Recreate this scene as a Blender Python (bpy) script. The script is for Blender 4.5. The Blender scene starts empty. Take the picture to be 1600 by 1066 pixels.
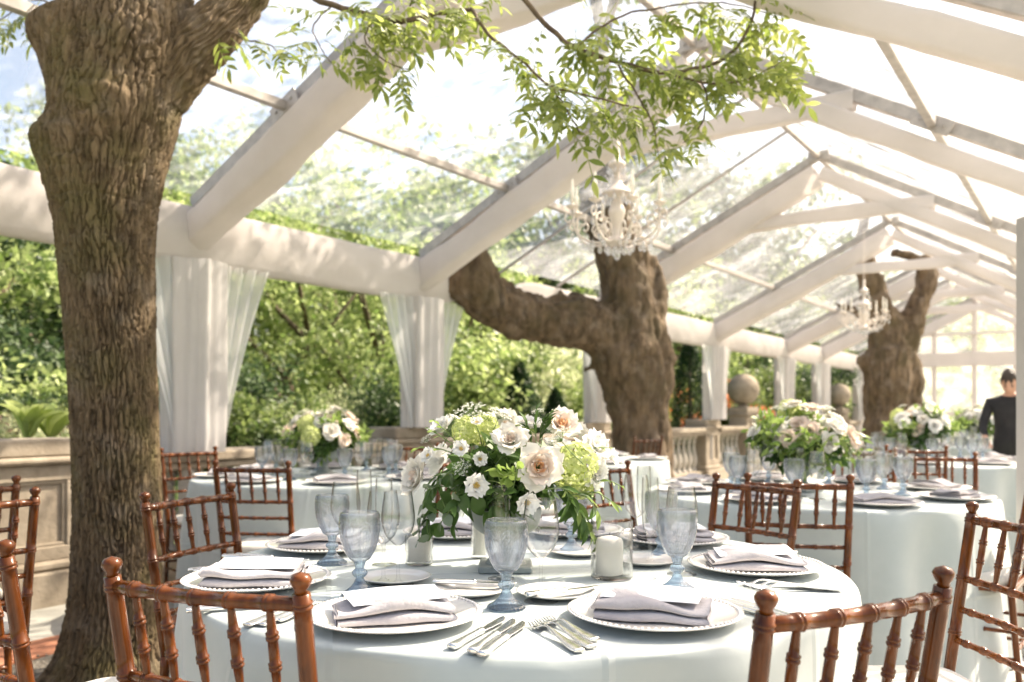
import bpy, math, random
import numpy as np
from mathutils import Vector, Matrix, noise as mnoise

random.seed(7)
RNG = np.random.default_rng(11)
R_ = math.radians
SC = bpy.context.scene
COL = SC.collection

# ------------------------------------------------------------------ camera, sky, sun, exposure
F = 1350.0            # focal length in pixels of the 1600 px wide photograph
HZ = 640.0            # horizon row of the photograph
CH = 1.16             # camera height
cam_data = bpy.data.cameras.new('camera')
cam_data.sensor_width = 36.0
cam_data.lens = 36.0 * F / 1600.0
cam_data.shift_y = (HZ - 533.0) / 1600.0
cam_data.clip_start = 0.05
cam_data.clip_end = 500
cam_data.dof.use_dof = True
cam_data.dof.focus_distance = 1.78
cam_data.dof.aperture_fstop = 3.6
cam = bpy.data.objects.new('camera', cam_data)
COL.objects.link(cam)
cam.location = (0, 0, CH)
cam.rotation_euler = (R_(90), 0, 0)
SC.camera = cam

SUN_AZ = 66.0         # degrees to the right of the view direction
SUN_EL = 47.0
world = bpy.data.worlds.new('World')
SC.world = world
world.use_nodes = True
wn = world.node_tree
wn.nodes.clear()
w_out = wn.nodes.new('ShaderNodeOutputWorld')
w_bg = wn.nodes.new('ShaderNodeBackground')
w_sky = wn.nodes.new('ShaderNodeTexSky')
w_sky.sky_type = 'NISHITA'
w_sky.sun_disc = False
w_sky.sun_elevation = R_(SUN_EL)
w_sky.sun_rotation = R_(SUN_AZ)
w_sky.air_density = 1.0
w_sky.dust_density = 4.5
w_sky.ozone_density = 1.0
w_bg.inputs['Strength'].default_value = 0.12
wn.links.new(w_sky.outputs[0], w_bg.inputs[0])
wn.links.new(w_bg.outputs[0], w_out.inputs[0])

sun_data = bpy.data.lights.new('sun', 'SUN')
sun_data.energy = 5.0
sun_data.angle = R_(0.5)
sun_data.color = (1.0, 0.94, 0.86)
sun = bpy.data.objects.new('sun', sun_data)
COL.objects.link(sun)
_sd = Vector((math.sin(R_(SUN_AZ)) * math.cos(R_(SUN_EL)), math.cos(R_(SUN_AZ)) * math.cos(R_(SUN_EL)), math.sin(R_(SUN_EL))))
sun.rotation_euler = _sd.to_track_quat('Z', 'Y').to_euler()
sun.location = (20, 10, 30)

SC.view_settings.view_transform = 'Standard'
SC.view_settings.look = 'None'
SC.view_settings.gamma = 1.0
SC.view_settings.use_curve_mapping = False
SC.view_settings.exposure = 1.55
try:
    SC.view_settings.use_white_balance = True
    SC.view_settings.white_balance_temperature = 7500
    SC.view_settings.white_balance_tint = 12
except Exception:
    pass
SC.render.engine = 'CYCLES'
cy = SC.cycles
cy.use_denoising = True
try:
    cy.denoiser = 'OPENIMAGEDENOISE'
    cy.denoising_input_passes = 'RGB_ALBEDO_NORMAL'
except Exception:
    pass
cy.max_bounces = 9
cy.diffuse_bounces = 4
cy.glossy_bounces = 4
cy.transmission_bounces = 8
cy.transparent_max_bounces = 24
cy.caustics_reflective = False
cy.caustics_refractive = False
cy.sample_clamp_indirect = 6.0

# ------------------------------------------------------------------ helpers
def pt(px, py, d):
    """world point that stands at depth d on the line of sight of a pixel"""
    return Vector(((px - 800.0) / F * d, d, CH + (HZ - py) / F * d))

def on_plane(px, py, z):
    d = (CH - z) * F / (py - HZ)
    return Vector(((px - 800.0) / F * d, d, z))

TO = Vector((-2.8, 5.05, 0)); TA = Vector((.5623, .8269, 0)); TV = Vector((.8269, -.5623, 0))
def tent(t, w, z):
    """tent frame: t = depth travelled along the left wall, w = metres in from that wall"""
    p = TO + TA * (t / .8269) + TV * w
    return Vector((p.x, p.y, z))

class MB:
    def __init__(s): s.v = []; s.f = []
    def add(s, vf, m=None):
        v, f = vf
        o = len(s.v)
        if m is not None:
            s.v += [tuple(m @ Vector(p)) for p in v]
        else:
            s.v += [tuple(p) for p in v]
        s.f += [tuple(i + o for i in q) for q in f]
        return s
    def mesh(s, name, mat, smooth=True):
        me = bpy.data.meshes.new(name)
        me.from_pydata(s.v, [], s.f)
        me.update()
        if smooth: me.polygons.foreach_set('use_smooth', [True] * len(me.polygons))
        if mat: me.materials.append(mat)
        return me
    def obj(s, name, mat, parent=None, smooth=True):
        return link(name, s.mesh(name, mat, smooth), parent)

def np_mesh(name, v, f, mat, smooth=True):
    me = bpy.data.meshes.new(name)
    v = np.asarray(v, dtype=np.float32); f = np.asarray(f, dtype=np.int32)
    n = f.shape[1]
    me.vertices.add(len(v)); me.vertices.foreach_set('co', v.ravel())
    me.loops.add(f.size); me.loops.foreach_set('vertex_index', f.ravel())
    me.polygons.add(len(f))
    me.polygons.foreach_set('loop_start', np.arange(0, f.size, n, dtype=np.int32))
    if smooth: me.polygons.foreach_set('use_smooth', np.ones(len(f), dtype=bool))
    me.update(calc_edges=True)
    me.validate()
    if mat: me.materials.append(mat)
    return me

def link(name, data, parent=None, loc=None, rot=None, scale=None):
    o = bpy.data.objects.new(name, data)
    COL.objects.link(o)
    if parent: o.parent = parent
    if loc is not None: o.location = loc
    if rot is not None: o.rotation_euler = rot
    if scale is not None: o.scale = scale if hasattr(scale, '__len__') else (scale,) * 3
    return o

def empty(name, loc=(0, 0, 0), rz=0.0):
    o = link(name, None, None, loc, (0, 0, rz))
    o.empty_display_size = .1
    return o

def tag(o, label, cat, group=None):
    o['label'] = label; o['category'] = cat
    if group: o['group'] = group
    return o

KIDS = {}
def kids(o): return [c for c in o.children]
def copy_tree(o, parent=None):
    c = o.copy()
    for k in ('label', 'group', 'category'):
        if k in c.keys(): del c[k]
    COL.objects.link(c); c.parent = parent
    for ch in kids(o):
        copy_tree(ch, c)
    return c

REG = []      # things that take an ordinal in their label: (object, singular phrase, place phrase)
def reg(o, phrase, place, cat, group):
    o['category'] = cat; o['group'] = group
    REG.append((o, phrase, place))
    return o
ORD = ['leftmost', 'second', 'third', 'fourth', 'fifth', 'sixth', 'seventh', 'eighth', 'ninth', 'tenth', 'eleventh', 'twelfth', 'thirteenth', 'fourteenth', 'fifteenth', 'sixteenth']
def finish_labels():
    by = {}
    for o, ph, pl in REG: by.setdefault((ph, pl), []).append(o)
    for (ph, pl), os_ in by.items():
        if len(os_) == 1:
            os_[0]['label'] = f'{ph} {pl}'; continue
        os_.sort(key=lambda o: o.location.x / max(o.location.y, .1))
        for i, o in enumerate(os_):
            if i == 0: o['label'] = f'leftmost {ph} {pl}'
            elif i == len(os_) - 1: o['label'] = f'rightmost {ph} {pl}'
            else: o['label'] = f'{ORD[i]} {ph} from the left {pl}'

# geometry -----------------------------------------------------------
def lathe(prof, n=24, cap=False):
    v = []; f = []
    m = len(prof)
    for r, z in prof:
        for k in range(n):
            a = 2 * math.pi * k / n
            v.append((r * math.cos(a), r * math.sin(a), z))
    for i in range(m - 1):
        for k in range(n):
            k2 = (k + 1) % n
            f.append((i * n + k, i * n + k2, (i + 1) * n + k2, (i + 1) * n + k))
    if cap:
        f.append(tuple(range(n - 1, -1, -1)))
        f.append(tuple((m - 1) * n + k for k in range(n)))
    return v, f

def frames(pts):
    pts = [Vector(p) for p in pts]
    T = []
    for i in range(len(pts)):
        a = pts[max(i - 1, 0)]; b = pts[min(i + 1, len(pts) - 1)]
        d = (b - a)
        T.append(d.normalized() if d.length > 1e-9 else Vector((0, 0, 1)))
    up = Vector((0, 0, 1)) if abs(T[0].z) < .95 else Vector((1, 0, 0))
    n = (up - T[0] * up.dot(T[0])).normalized()
    out = []
    for i, t in enumerate(T):
        n = (n - t * n.dot(t))
        n = n.normalized() if n.length > 1e-6 else t.orthogonal().normalized()
        out.append((pts[i], t, n, t.cross(n)))
    return out

def tube(pts, rad, n=10, cap=True, rad2=None):
    """swept tube; rad along the 'side' axis, rad2 along the 'up' axis"""
    fr = frames(pts)
    if not hasattr(rad, '__len__'): rad = [rad] * len(pts)
    if rad2 is None: rad2 = rad
    elif not hasattr(rad2, '__len__'): rad2 = [rad2] * len(pts)
    v = []; f = []
    for (p, t, u, s), a, b in zip(fr, rad, rad2):
        for k in range(n):
            w = 2 * math.pi * k / n
            v.append(tuple(p + s * (a * math.cos(w)) + u * (b * math.sin(w))))
    m = len(pts)
    for i in range(m - 1):
        for k in range(n):
            k2 = (k + 1) % n
            f.append((i * n + k, i * n + k2, (i + 1) * n + k2, (i + 1) * n + k))
    if cap:
        f.append(tuple(range(n - 1, -1, -1)))
        f.append(tuple((m - 1) * n + k for k in range(n)))
    return v, f

def smooth_path(pts, per=6):
    """Catmull-Rom through pts (any dimension)"""
    P = [np.array(p, dtype=float) for p in pts]
    P = [2 * P[0] - P[1]] + P + [2 * P[-1] - P[-2]]
    out = []
    for i in range(1, len(P) - 2):
        for k in range(per):
            t = k / per
            a, b, c, d = P[i - 1], P[i], P[i + 1], P[i + 2]
            out.append(.5 * ((2 * b) + (-a + c) * t + (2 * a - 5 * b + 4 * c - d) * t * t + (-a + 3 * b - 3 * c + d) * t ** 3))
    out.append(P[-2])
    return out

def boxv(x0, x1, y0, y1, z0, z1, b=0.0):
    """box, with bevelled edges when b > 0"""
    if b <= 0:
        v = [(x, y, z) for z in (z0, z1) for y in (y0, y1) for x in (x0, x1)]
        f = [(0, 2, 3, 1), (4, 5, 7, 6), (0, 1, 5, 4), (2, 6, 7, 3), (0, 4, 6, 2), (1, 3, 7, 5)]
        return v, f
    v = []; f = []
    rings = [(z0, b), (z0 + b, 0), (z1 - b, 0), (z1, b)]
    for z, i in rings:
        a0, a1, c0, c1 = x0 + i, x1 - i, y0 + i, y1 - i
        v += [(a0 + b, c0, z), (a1 - b, c0, z), (a1, c0 + b, z), (a1, c1 - b, z), (a1 - b, c1, z), (a0 + b, c1, z), (a0, c1 - b, z), (a0, c0 + b, z)]
    for r in range(3):
        for k in range(8):
            k2 = (k + 1) % 8
            f.append((r * 8 + k, r * 8 + k2, r * 8 + 8 + k2, r * 8 + 8 + k))
    f.append(tuple(range(7, -1, -1))); f.append(tuple(range(24, 32)))
    return v, f

def beam(a, b, w, h, bev=.006, up=Vector((0, 0, 1))):
    """straight bar from a to b, w wide and h high"""
    a = Vector(a); b = Vector(b)
    t = (b - a); L = t.length; t.normalize()
    s = t.cross(up).normalized(); u = s.cross(t)
    v, f = boxv(0, L, -w / 2, w / 2, -h / 2, h / 2, bev)
    return [tuple(a + t * p[0] + s * p[1] + u * p[2]) for p in v], f

def grid(nu, nv, fn, wrap=False):
    v = [fn(i, j) for j in range(nv) for i in range(nu)]
    f = []
    for j in range(nv - 1):
        for i in range(nu if wrap else nu - 1):
            i2 = (i + 1) % nu
            f.append((j * nu + i, j * nu + i2, (j + 1) * nu + i2, (j + 1) * nu + i))
    return v, f

# vectorised lattice noise, 3-D, range about -1..1
_PT = np.random.default_rng(3).integers(0, 1 << 30, 4096)
def _h(ix, iy, iz):
    a = _PT[ix & 4095]; b = _PT[(iy + a) & 4095]; c = _PT[(iz + b) & 4095]
    return (c & 65535) / 32767.5 - 1.0
def vnoise(x, y, z, period=None):
    x = np.asarray(x, float); y = np.asarray(y, float); z = np.asarray(z, float)
    x, y, z = np.broadcast_arrays(x, y, z)
    ix = np.floor(x).astype(np.int64); iy = np.floor(y).astype(np.int64); iz = np.floor(z).astype(np.int64)
    fx = x - ix; fy = y - iy; fz = z - iz
    fx = fx * fx * (3 - 2 * fx); fy = fy * fy * (3 - 2 * fy); fz = fz * fz * (3 - 2 * fz)
    def X(i): return i % period if period else i
    def c(dx, dy, dz): return _h(X(ix + dx), iy + dy, iz + dz)
    a = c(0, 0, 0) * (1 - fx) + c(1, 0, 0) * fx
    b = c(0, 1, 0) * (1 - fx) + c(1, 1, 0) * fx
    d = c(0, 0, 1) * (1 - fx) + c(1, 0, 1) * fx
    e = c(0, 1, 1) * (1 - fx) + c(1, 1, 1) * fx
    return (a * (1 - fy) + b * fy) * (1 - fz) + (d * (1 - fy) + e * fy) * fz

# ------------------------------------------------------------------ materials
def new_mat(name):
    m = bpy.data.materials.new(name); m.use_nodes = True
    nt = m.node_tree; nt.nodes.clear()
    out = nt.nodes.new('ShaderNodeOutputMaterial')
    return m, nt, out

def N(nt, kind, **kw):
    n = nt.nodes.new(kind)
    for k, v in kw.items():
        if k in n.inputs.keys(): n.inputs[k].default_value = v
        else: setattr(n, k, v)
    return n

def c4(c): return (c[0], c[1], c[2], 1.0)

def noise_col(nt, c1, c2, scale, coord='Object', detail=6, stretch=None, lo=.35, hi=.65, rough=.6):
    tc = N(nt, 'ShaderNodeTexCoord')
    src = tc.outputs[coord]
    if stretch:
        mp = N(nt, 'ShaderNodeMapping'); mp.inputs['Scale'].default_value = stretch
        nt.links.new(src, mp.inputs['Vector']); src = mp.outputs[0]
    nz = N(nt, 'ShaderNodeTexNoise'); nz.inputs['Scale'].default_value = scale; nz.inputs['Detail'].default_value = detail; nz.inputs['Roughness'].default_value = rough
    nt.links.new(src, nz.inputs['Vector'])
    rp = N(nt, 'ShaderNodeValToRGB')
    rp.color_ramp.elements[0].position = lo; rp.color_ramp.elements[0].color = c4(c1)
    rp.color_ramp.elements[1].position = hi; rp.color_ramp.elements[1].color = c4(c2)
    nt.links.new(nz.outputs[0], rp.inputs[0])
    return rp.outputs[0], nz.outputs[0], src

def bump(nt, height, strength, dist=.01):
    b = N(nt, 'ShaderNodeBump'); b.inputs['Strength'].default_value = strength; b.inputs['Distance'].default_value = dist
    nt.links.new(height, b.inputs['Height'])
    return b.outputs[0]

def schlick(nt, ior=1.45, k=1.0, normal=None):
    """Fresnel reflectance that is the same from both sides of a thin sheet"""
    f0 = ((ior - 1) / (ior + 1)) ** 2
    lw = N(nt, 'ShaderNodeLayerWeight'); lw.inputs['Blend'].default_value = .5
    if normal is not None: nt.links.new(normal, lw.inputs['Normal'])
    pw = N(nt, 'ShaderNodeMath', operation='POWER'); pw.inputs[1].default_value = 5.0
    nt.links.new(lw.outputs['Facing'], pw.inputs[0])
    ma = N(nt, 'ShaderNodeMath', operation='MULTIPLY_ADD'); ma.inputs[1].default_value = (1 - f0) * k; ma.inputs[2].default_value = f0 * k; ma.use_clamp = True
    nt.links.new(pw.outputs[0], ma.inputs[0])
    return ma.outputs[0]

def pbr(name, c1, c2=None, rough=.5, scale=8, bump_s=0, bump_d=.01, bscale=None, metallic=0, coat=0, stretch=None, lo=.35, hi=.65, spec=.5, sheen=0, detail=6):
    m, nt, out = new_mat(name)
    p = N(nt, 'ShaderNodeBsdfPrincipled')
    p.inputs['Roughness'].default_value = rough; p.inputs['Metallic'].default_value = metallic
    p.inputs['Coat Weight'].default_value = coat; p.inputs['Coat Roughness'].default_value = .07; p.inputs['Coat IOR'].default_value = 1.4
    p.inputs['Specular IOR Level'].default_value = spec
    p.inputs['Sheen Weight'].default_value = sheen
    if c2 is None: c2 = c1
    col, fac, src = noise_col(nt, c1, c2, scale, stretch=stretch, lo=lo, hi=hi, detail=detail)
    nt.links.new(col, p.inputs['Base Color'])
    if bump_s:
        nz = N(nt, 'ShaderNodeTexNoise'); nz.inputs['Scale'].default_value = bscale or scale * 3; nz.inputs['Detail'].default_value = 8
        nt.links.new(src, nz.inputs['Vector'])
        nt.links.new(bump(nt, nz.outputs[0], bump_s, bump_d), p.inputs['Normal'])
    nt.links.new(p.outputs[0], out.inputs[0])
    return m

def leafy(name, c1, c2, trans=.45, rough=.5, gloss=.25, per_island=True, tint=1.25):
    """leaf or petal: diffuse + translucent + a little gloss"""
    m, nt, out = new_mat(name)
    if per_island:
        g = N(nt, 'ShaderNodeNewGeometry'); fac = g.outputs['Random Per Island']
    else:
        g = N(nt, 'ShaderNodeObjectInfo'); fac = g.outputs['Random']
    mx = N(nt, 'ShaderNodeMix', data_type='RGBA')
    mx.inputs[6].default_value = c4(c1); mx.inputs[7].default_value = c4(c2)
    nt.links.new(fac, mx.inputs[0])
    d = N(nt, 'ShaderNodeBsdfDiffuse'); t = N(nt, 'ShaderNodeBsdfTranslucent'); gl = N(nt, 'ShaderNodeBsdfGlossy')
    gl.inputs['Roughness'].default_value = rough
    nt.links.new(mx.outputs[2], d.inputs[0])
    hs = N(nt, 'ShaderNodeHueSaturation'); hs.inputs['Value'].default_value = tint
    nt.links.new(mx.outputs[2], hs.inputs['Color']); nt.links.new(hs.outputs[0], t.inputs[0])
    a = N(nt, 'ShaderNodeMixShader'); a.inputs[0].default_value = trans
    nt.links.new(d.outputs[0], a.inputs[1]); nt.links.new(t.outputs[0], a.inputs[2])
    b = N(nt, 'ShaderNodeMixShader')
    nt.links.new(schlick(nt, 1.4, gloss * 2), b.inputs[0]); nt.links.new(a.outputs[0], b.inputs[1]); nt.links.new(gl.outputs[0], b.inputs[2])
    nt.links.new(b.outputs[0], out.inputs[0])
    return m

def fabric(name, c1, c2, trans=.3, sheer=0.0, scale=6, bump_s=.25, bscale=9, weave=0):
    m, nt, out = new_mat(name)
    col, fac, src = noise_col(nt, c1, c2, scale)
    d = N(nt, 'ShaderNodeBsdfDiffuse'); d.inputs['Roughness'].default_value = .6
    t = N(nt, 'ShaderNodeBsdfTranslucent')
    nt.links.new(col, d.inputs[0]); nt.links.new(col, t.inputs[0])
    nz = N(nt, 'ShaderNodeTexNoise'); nz.inputs['Scale'].default_value = bscale; nz.inputs['Detail'].default_value = 4
    nt.links.new(src, nz.inputs['Vector'])
    bn = bump(nt, nz.outputs[0], bump_s, .02)
    nt.links.new(bn, d.inputs['Normal'])
    a = N(nt, 'ShaderNodeMixShader'); a.inputs[0].default_value = trans
    nt.links.new(d.outputs[0], a.inputs[1]); nt.links.new(t.outputs[0], a.inputs[2])
    last = a
    if sheer:
        tr = N(nt, 'ShaderNodeBsdfTransparent')
        b = N(nt, 'ShaderNodeMixShader'); b.inputs[0].default_value = sheer
        nt.links.new(a.outputs[0], b.inputs[1]); nt.links.new(tr.outputs[0], b.inputs[2]); last = b
    nt.links.new(last.outputs[0], out.inputs[0])
    return m

def thin_glass(name, tint=(1, 1, 1), refr=0.0, ior=1.45, k=1.0, rough=.01, edge=.6, rior=1.25, ecol=None, epow=3.0):
    """thin walled clear glass: mostly transparent, Fresnel reflections, a share of refraction"""
    m, nt, out = new_mat(name)
    tr = N(nt, 'ShaderNodeBsdfTransparent')
    # light crossing the wall at a slant passes through more glass
    lw = N(nt, 'ShaderNodeLayerWeight'); lw.inputs['Blend'].default_value = .5
    pw = N(nt, 'ShaderNodeMath', operation='POWER'); pw.inputs[1].default_value = epow
    nt.links.new(lw.outputs['Facing'], pw.inputs[0])
    mx = N(nt, 'ShaderNodeMix', data_type='RGBA')
    mx.inputs[6].default_value = c4(tint); mx.inputs[7].default_value = c4(ecol or [x ** 3 * edge for x in tint])
    nt.links.new(pw.outputs[0], mx.inputs[0]); nt.links.new(mx.outputs[2], tr.inputs[0])
    last = tr
    if refr:
        rf = N(nt, 'ShaderNodeBsdfRefraction'); rf.inputs['IOR'].default_value = rior; rf.inputs['Roughness'].default_value = .0
        rf.inputs[0].default_value = c4(tint)
        a = N(nt, 'ShaderNodeMixShader'); a.inputs[0].default_value = refr
        nt.links.new(tr.outputs[0], a.inputs[1]); nt.links.new(rf.outputs[0], a.inputs[2]); last = a
    gl = N(nt, 'ShaderNodeBsdfGlossy'); gl.inputs['Roughness'].default_value = rough
    b = N(nt, 'ShaderNodeMixShader')
    nt.links.new(schlick(nt, ior, k), b.inputs[0]); nt.links.new(last.outputs[0], b.inputs[1]); nt.links.new(gl.outputs[0], b.inputs[2])
    nt.links.new(b.outputs[0], out.inputs[0])
    return m

def vinyl_mat():
    m, nt, out = new_mat('clear_vinyl')
    tc = N(nt, 'ShaderNodeTexCoord')
    nz = N(nt, 'ShaderNodeTexNoise'); nz.inputs['Scale'].default_value = 1.6; nz.inputs['Detail'].default_value = 5; nz.inputs['Distortion'].default_value = 1.2
    nt.links.new(tc.outputs['Object'], nz.inputs['Vector'])
    rp = N(nt, 'ShaderNodeValToRGB')
    rp.color_ramp.elements[0].position = .42; rp.color_ramp.elements[0].color = (.15, .15, .15, 1)
    rp.color_ramp.elements[1].position = .72; rp.color_ramp.elements[1].color = (.48, .48, .48, 1)
    nt.links.new(nz.outputs[0], rp.inputs[0])
    tr = N(nt, 'ShaderNodeBsdfTransparent'); tr.inputs[0].default_value = (.95, .97, .97, 1)
    tl = N(nt, 'ShaderNodeBsdfTranslucent'); tl.inputs[0].default_value = (.85, .88, .9, 1)
    a = N(nt, 'ShaderNodeMixShader')
    nt.links.new(rp.outputs[0], a.inputs[0]); nt.links.new(tr.outputs[0], a.inputs[1]); nt.links.new(tl.outputs[0], a.inputs[2])
    gl = N(nt, 'ShaderNodeBsdfGlossy'); gl.inputs['Roughness'].default_value = .06
    n2 = N(nt, 'ShaderNodeTexNoise'); n2.inputs['Scale'].default_value = 2.2; n2.inputs['Detail'].default_value = 2
    nt.links.new(tc.outputs['Object'], n2.inputs['Vector'])
    bn = bump(nt, n2.outputs[0], .5, .15)
    nt.links.new(bn, gl.inputs['Normal'])
    b = N(nt, 'ShaderNodeMixShader')
    nt.links.new(schlick(nt, 1.45, 1.0, bn), b.inputs[0]); nt.links.new(a.outputs[0], b.inputs[1]); nt.links.new(gl.outputs[0], b.inputs[2])
    nt.links.new(b.outputs[0], out.inputs[0])
    return m

def bark_mat(name, c1, c2, moss, sc=1.0):
    m, nt, out = new_mat(name)
    p = N(nt, 'ShaderNodeBsdfPrincipled'); p.inputs['Roughness'].default_value = .85; p.inputs['Specular IOR Level'].default_value = .25
    col, fac, src = noise_col(nt, c1, c2, 22 * sc, stretch=(1, 1, .25), lo=.3, hi=.7, detail=8)
    lc, lf, ls = noise_col(nt, (0, 0, 0), (1, 1, 1), 7.5, lo=.5, hi=.72, detail=9)
    mg = N(nt, 'ShaderNodeMix', data_type='RGBA'); mg.inputs[7].default_value = c4([x * .75 + .10 for x in c2])
    ml = N(nt, 'ShaderNodeMath', operation='MULTIPLY'); ml.inputs[1].default_value = .55
    nt.links.new(lc, ml.inputs[0]); nt.links.new(ml.outputs[0], mg.inputs[0]); nt.links.new(col, mg.inputs[6]); col = mg.outputs[2]
    c2_, f2, s2 = noise_col(nt, (0, 0, 0), (1, 1, 1), 2.6, lo=.48, hi=.66)
    mx = N(nt, 'ShaderNodeMix', data_type='RGBA'); mx.inputs[7].default_value = c4(moss)
    mu = N(nt, 'ShaderNodeMath', operation='MULTIPLY'); mu.inputs[1].default_value = .7
    nt.links.new(c2_, mu.inputs[0]); nt.links.new(mu.outputs[0], mx.inputs[0]); nt.links.new(col, mx.inputs[6])
    nt.links.new(mx.outputs[2], p.inputs['Base Color'])
    v = N(nt, 'ShaderNodeTexNoise'); v.inputs['Scale'].default_value = 60 * sc; v.inputs['Detail'].default_value = 8; v.inputs['Roughness'].default_value = .7
    nt.links.new(src, v.inputs['Vector'])
    nt.links.new(bump(nt, v.outputs[0], .9, .012), p.inputs['Normal'])
    nt.links.new(p.outputs[0], out.inputs[0])
    return m

M = {}
M['bark'] = bark_mat('rough_bark', (.060, .041, .024), (.225, .16, .098), (.125, .108, .042))
M['bark2'] = bark_mat('smooth_bark', (.045, .03, .019), (.215, .15, .095), (.085, .066, .035), .6)
M['twig'] = pbr('twig_bark', (.07, .045, .03), (.14, .10, .06), .8, 30)
M['leaf_ash'] = leafy('ash_leaf', (.11, .16, .03), (.40, .44, .13), .6, .4, .3, True, 1.5)
M['leaf_a'] = leafy('garden_leaf_lime', (.13, .21, .05), (.44, .52, .22), .5, .45, .3)
M['leaf_b'] = leafy('garden_leaf_mid', (.06, .11, .03), (.27, .34, .12), .45, .45, .3)
M['leaf_c'] = leafy('garden_leaf_dark', (.025, .055, .022), (.09, .14, .055), .3, .5, .25)
M['leaf_d'] = leafy('conifer_needles', (.012, .035, .012), (.035, .075, .022), .2, .6, .15)
M['leaf_e'] = leafy('variegated_leaf', (.25, .32, .14), (.62, .64, .42), .5, .45, .3)
M['bloom_orange'] = leafy('orange_bloom', (.75, .22, .08), (.85, .42, .22), .4, .5, .1)
M['hosta'] = leafy('hosta_leaf', (.32, .42, .10), (.6, .66, .28), .5, .4, .3)
M['fabric'] = fabric('white_tent_fabric', (.70, .655, .63), (.75, .705, .685), .25, 0, 3, .5, 5)
M['curtain'] = fabric('white_drape', (.72, .695, .68), (.76, .735, .72), .36, 0, 4, .2, 9)
M['sheer'] = fabric('sheer_voile', (.84, .84, .84), (.86, .85, .84), .5, .24, 4, .2, 9)
M['vinyl'] = vinyl_mat()
M['alu'] = pbr('weathered_aluminium', (.36, .33, .31), (.50, .46, .43), .5, 12, metallic=.35)
M['wood'] = pbr('mahogany_wood', (.045, .0112, .002), (.165, .044, .0062), .24, 9, .08, .002, 60, coat=.45, spec=.2, stretch=(6, 6, .7), lo=.3, hi=.7)
def vary_by_place(m, lo, hi, scale):
    """tone drifts from piece to piece with where it stands"""
    nt = m.node_tree; p = next(n for n in nt.nodes if n.type == 'BSDF_PRINCIPLED')
    src = p.inputs['Base Color'].links[0].from_socket
    g = N(nt, 'ShaderNodeNewGeometry'); nz = N(nt, 'ShaderNodeTexNoise'); nz.inputs['Scale'].default_value = scale; nz.inputs['Detail'].default_value = 3
    nt.links.new(g.outputs['Position'], nz.inputs['Vector'])
    r = N(nt, 'ShaderNodeMapRange'); r.inputs['From Min'].default_value = .3; r.inputs['From Max'].default_value = .7; r.inputs['To Min'].default_value = lo; r.inputs['To Max'].default_value = hi
    nt.links.new(nz.outputs[0], r.inputs['Value'])
    hs = N(nt, 'ShaderNodeHueSaturation'); nt.links.new(src, hs.inputs['Color']); nt.links.new(r.outputs[0], hs.inputs['Value'])
    nt.links.new(hs.outputs[0], p.inputs['Base Color'])
vary_by_place(M['wood'], .6, 1.35, 1.7)
M['cushion'] = fabric('ivory_cushion', (.72, .69, .63), (.78, .75, .70), .05, 0, 9, .2, 40)
M['cloth'] = pbr('mint_satin_cloth', (.38, .437, .436), (.44, .494, .49), .5, 3, .35, .012, 5, sheen=.3)
def cloth_creases(m):
    nt = m.node_tree
    bn = next(n for n in nt.nodes if n.type == 'BUMP'); nz = bn.inputs['Height'].links[0].from_socket
    tc = N(nt, 'ShaderNodeTexCoord'); sp_ = N(nt, 'ShaderNodeSeparateXYZ'); nt.links.new(tc.outputs['Object'], sp_.inputs[0])
    acc = nz
    for ax, off in (('X', .03), ('X', -.41), ('X', .47), ('Y', .05), ('Y', -.44), ('Y', .5), ('Z', .40)):
        a = N(nt, 'ShaderNodeMath', operation='SUBTRACT'); a.inputs[1].default_value = off; nt.links.new(sp_.outputs[ax], a.inputs[0])
        b = N(nt, 'ShaderNodeMath', operation='ABSOLUTE'); nt.links.new(a.outputs[0], b.inputs[0])
        r = N(nt, 'ShaderNodeMapRange'); r.inputs['From Max'].default_value = .012; r.inputs['To Min'].default_value = .55; r.inputs['To Max'].default_value = 0.0
        nt.links.new(b.outputs[0], r.inputs['Value'])
        d = N(nt, 'ShaderNodeMath', operation='ADD'); nt.links.new(acc, d.inputs[0]); nt.links.new(r.outputs[0], d.inputs[1]); acc = d.outputs[0]
    nt.links.new(acc, bn.inputs['Height'])
cloth_creases(M['cloth'])
M['porcelain'] = pbr('white_porcelain', (.70, .68, .65), (.75, .73, .70), .16, 5, coat=.3)
M['napkin'] = fabric('lilac_grey_linen', (.47, .45, .468), (.53, .51, .525), .08, 0, 18, .25, 120)
M['paper'] = pbr('menu_paper', (.60, .635, .69), (.66, .69, .73), .7, 9)
M['silver'] = pbr('polished_silver', (.84, .82, .79), (.93, .92, .90), .24, 30, .05, .001, 90, metallic=1.0)
M['glass'] = thin_glass('clear_glass', (.99, .992, .992), 0, 1.5, 1.4, .01, .5, 1.25, (.40, .42, .44), 3.2)
M['goblet'] = thin_glass('pressed_blue_glass', (.965, .978, .99), .25, 1.5, 2.0, .01, .7, 1.35, (.13, .28, .55), 1.6)
M['goblet_base'] = thin_glass('blue_glass_stem', (.74, .85, .95), .45, 1.5, 2.0, .01, .7, 1.42, (.22, .38, .70), 1.8)
M['wax'] = fabric('ivory_wax', (.88, .86, .82), (.90, .88, .84), .35, 0, 6, .05, 20)
M['wick'] = pbr('wick', (.03, .03, .03))
M['vase'] = pbr('grey_green_ceramic', (.24, .27, .26), (.31, .34, .325), .55, 12, .1, .003)
M['petal'] = leafy('cream_petal', (.80, .765, .70), (.86, .83, .775), .35, .5, .08, True, 1.05)
M['petal_b'] = leafy('blush_petal', (.84, .70, .60), (.88, .77, .68), .35, .5, .08, True, 1.05)
M['petal_c'] = leafy('peach_petal', (.84, .52, .30), (.88, .64, .44), .35, .5, .08, True, 1.05)
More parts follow.
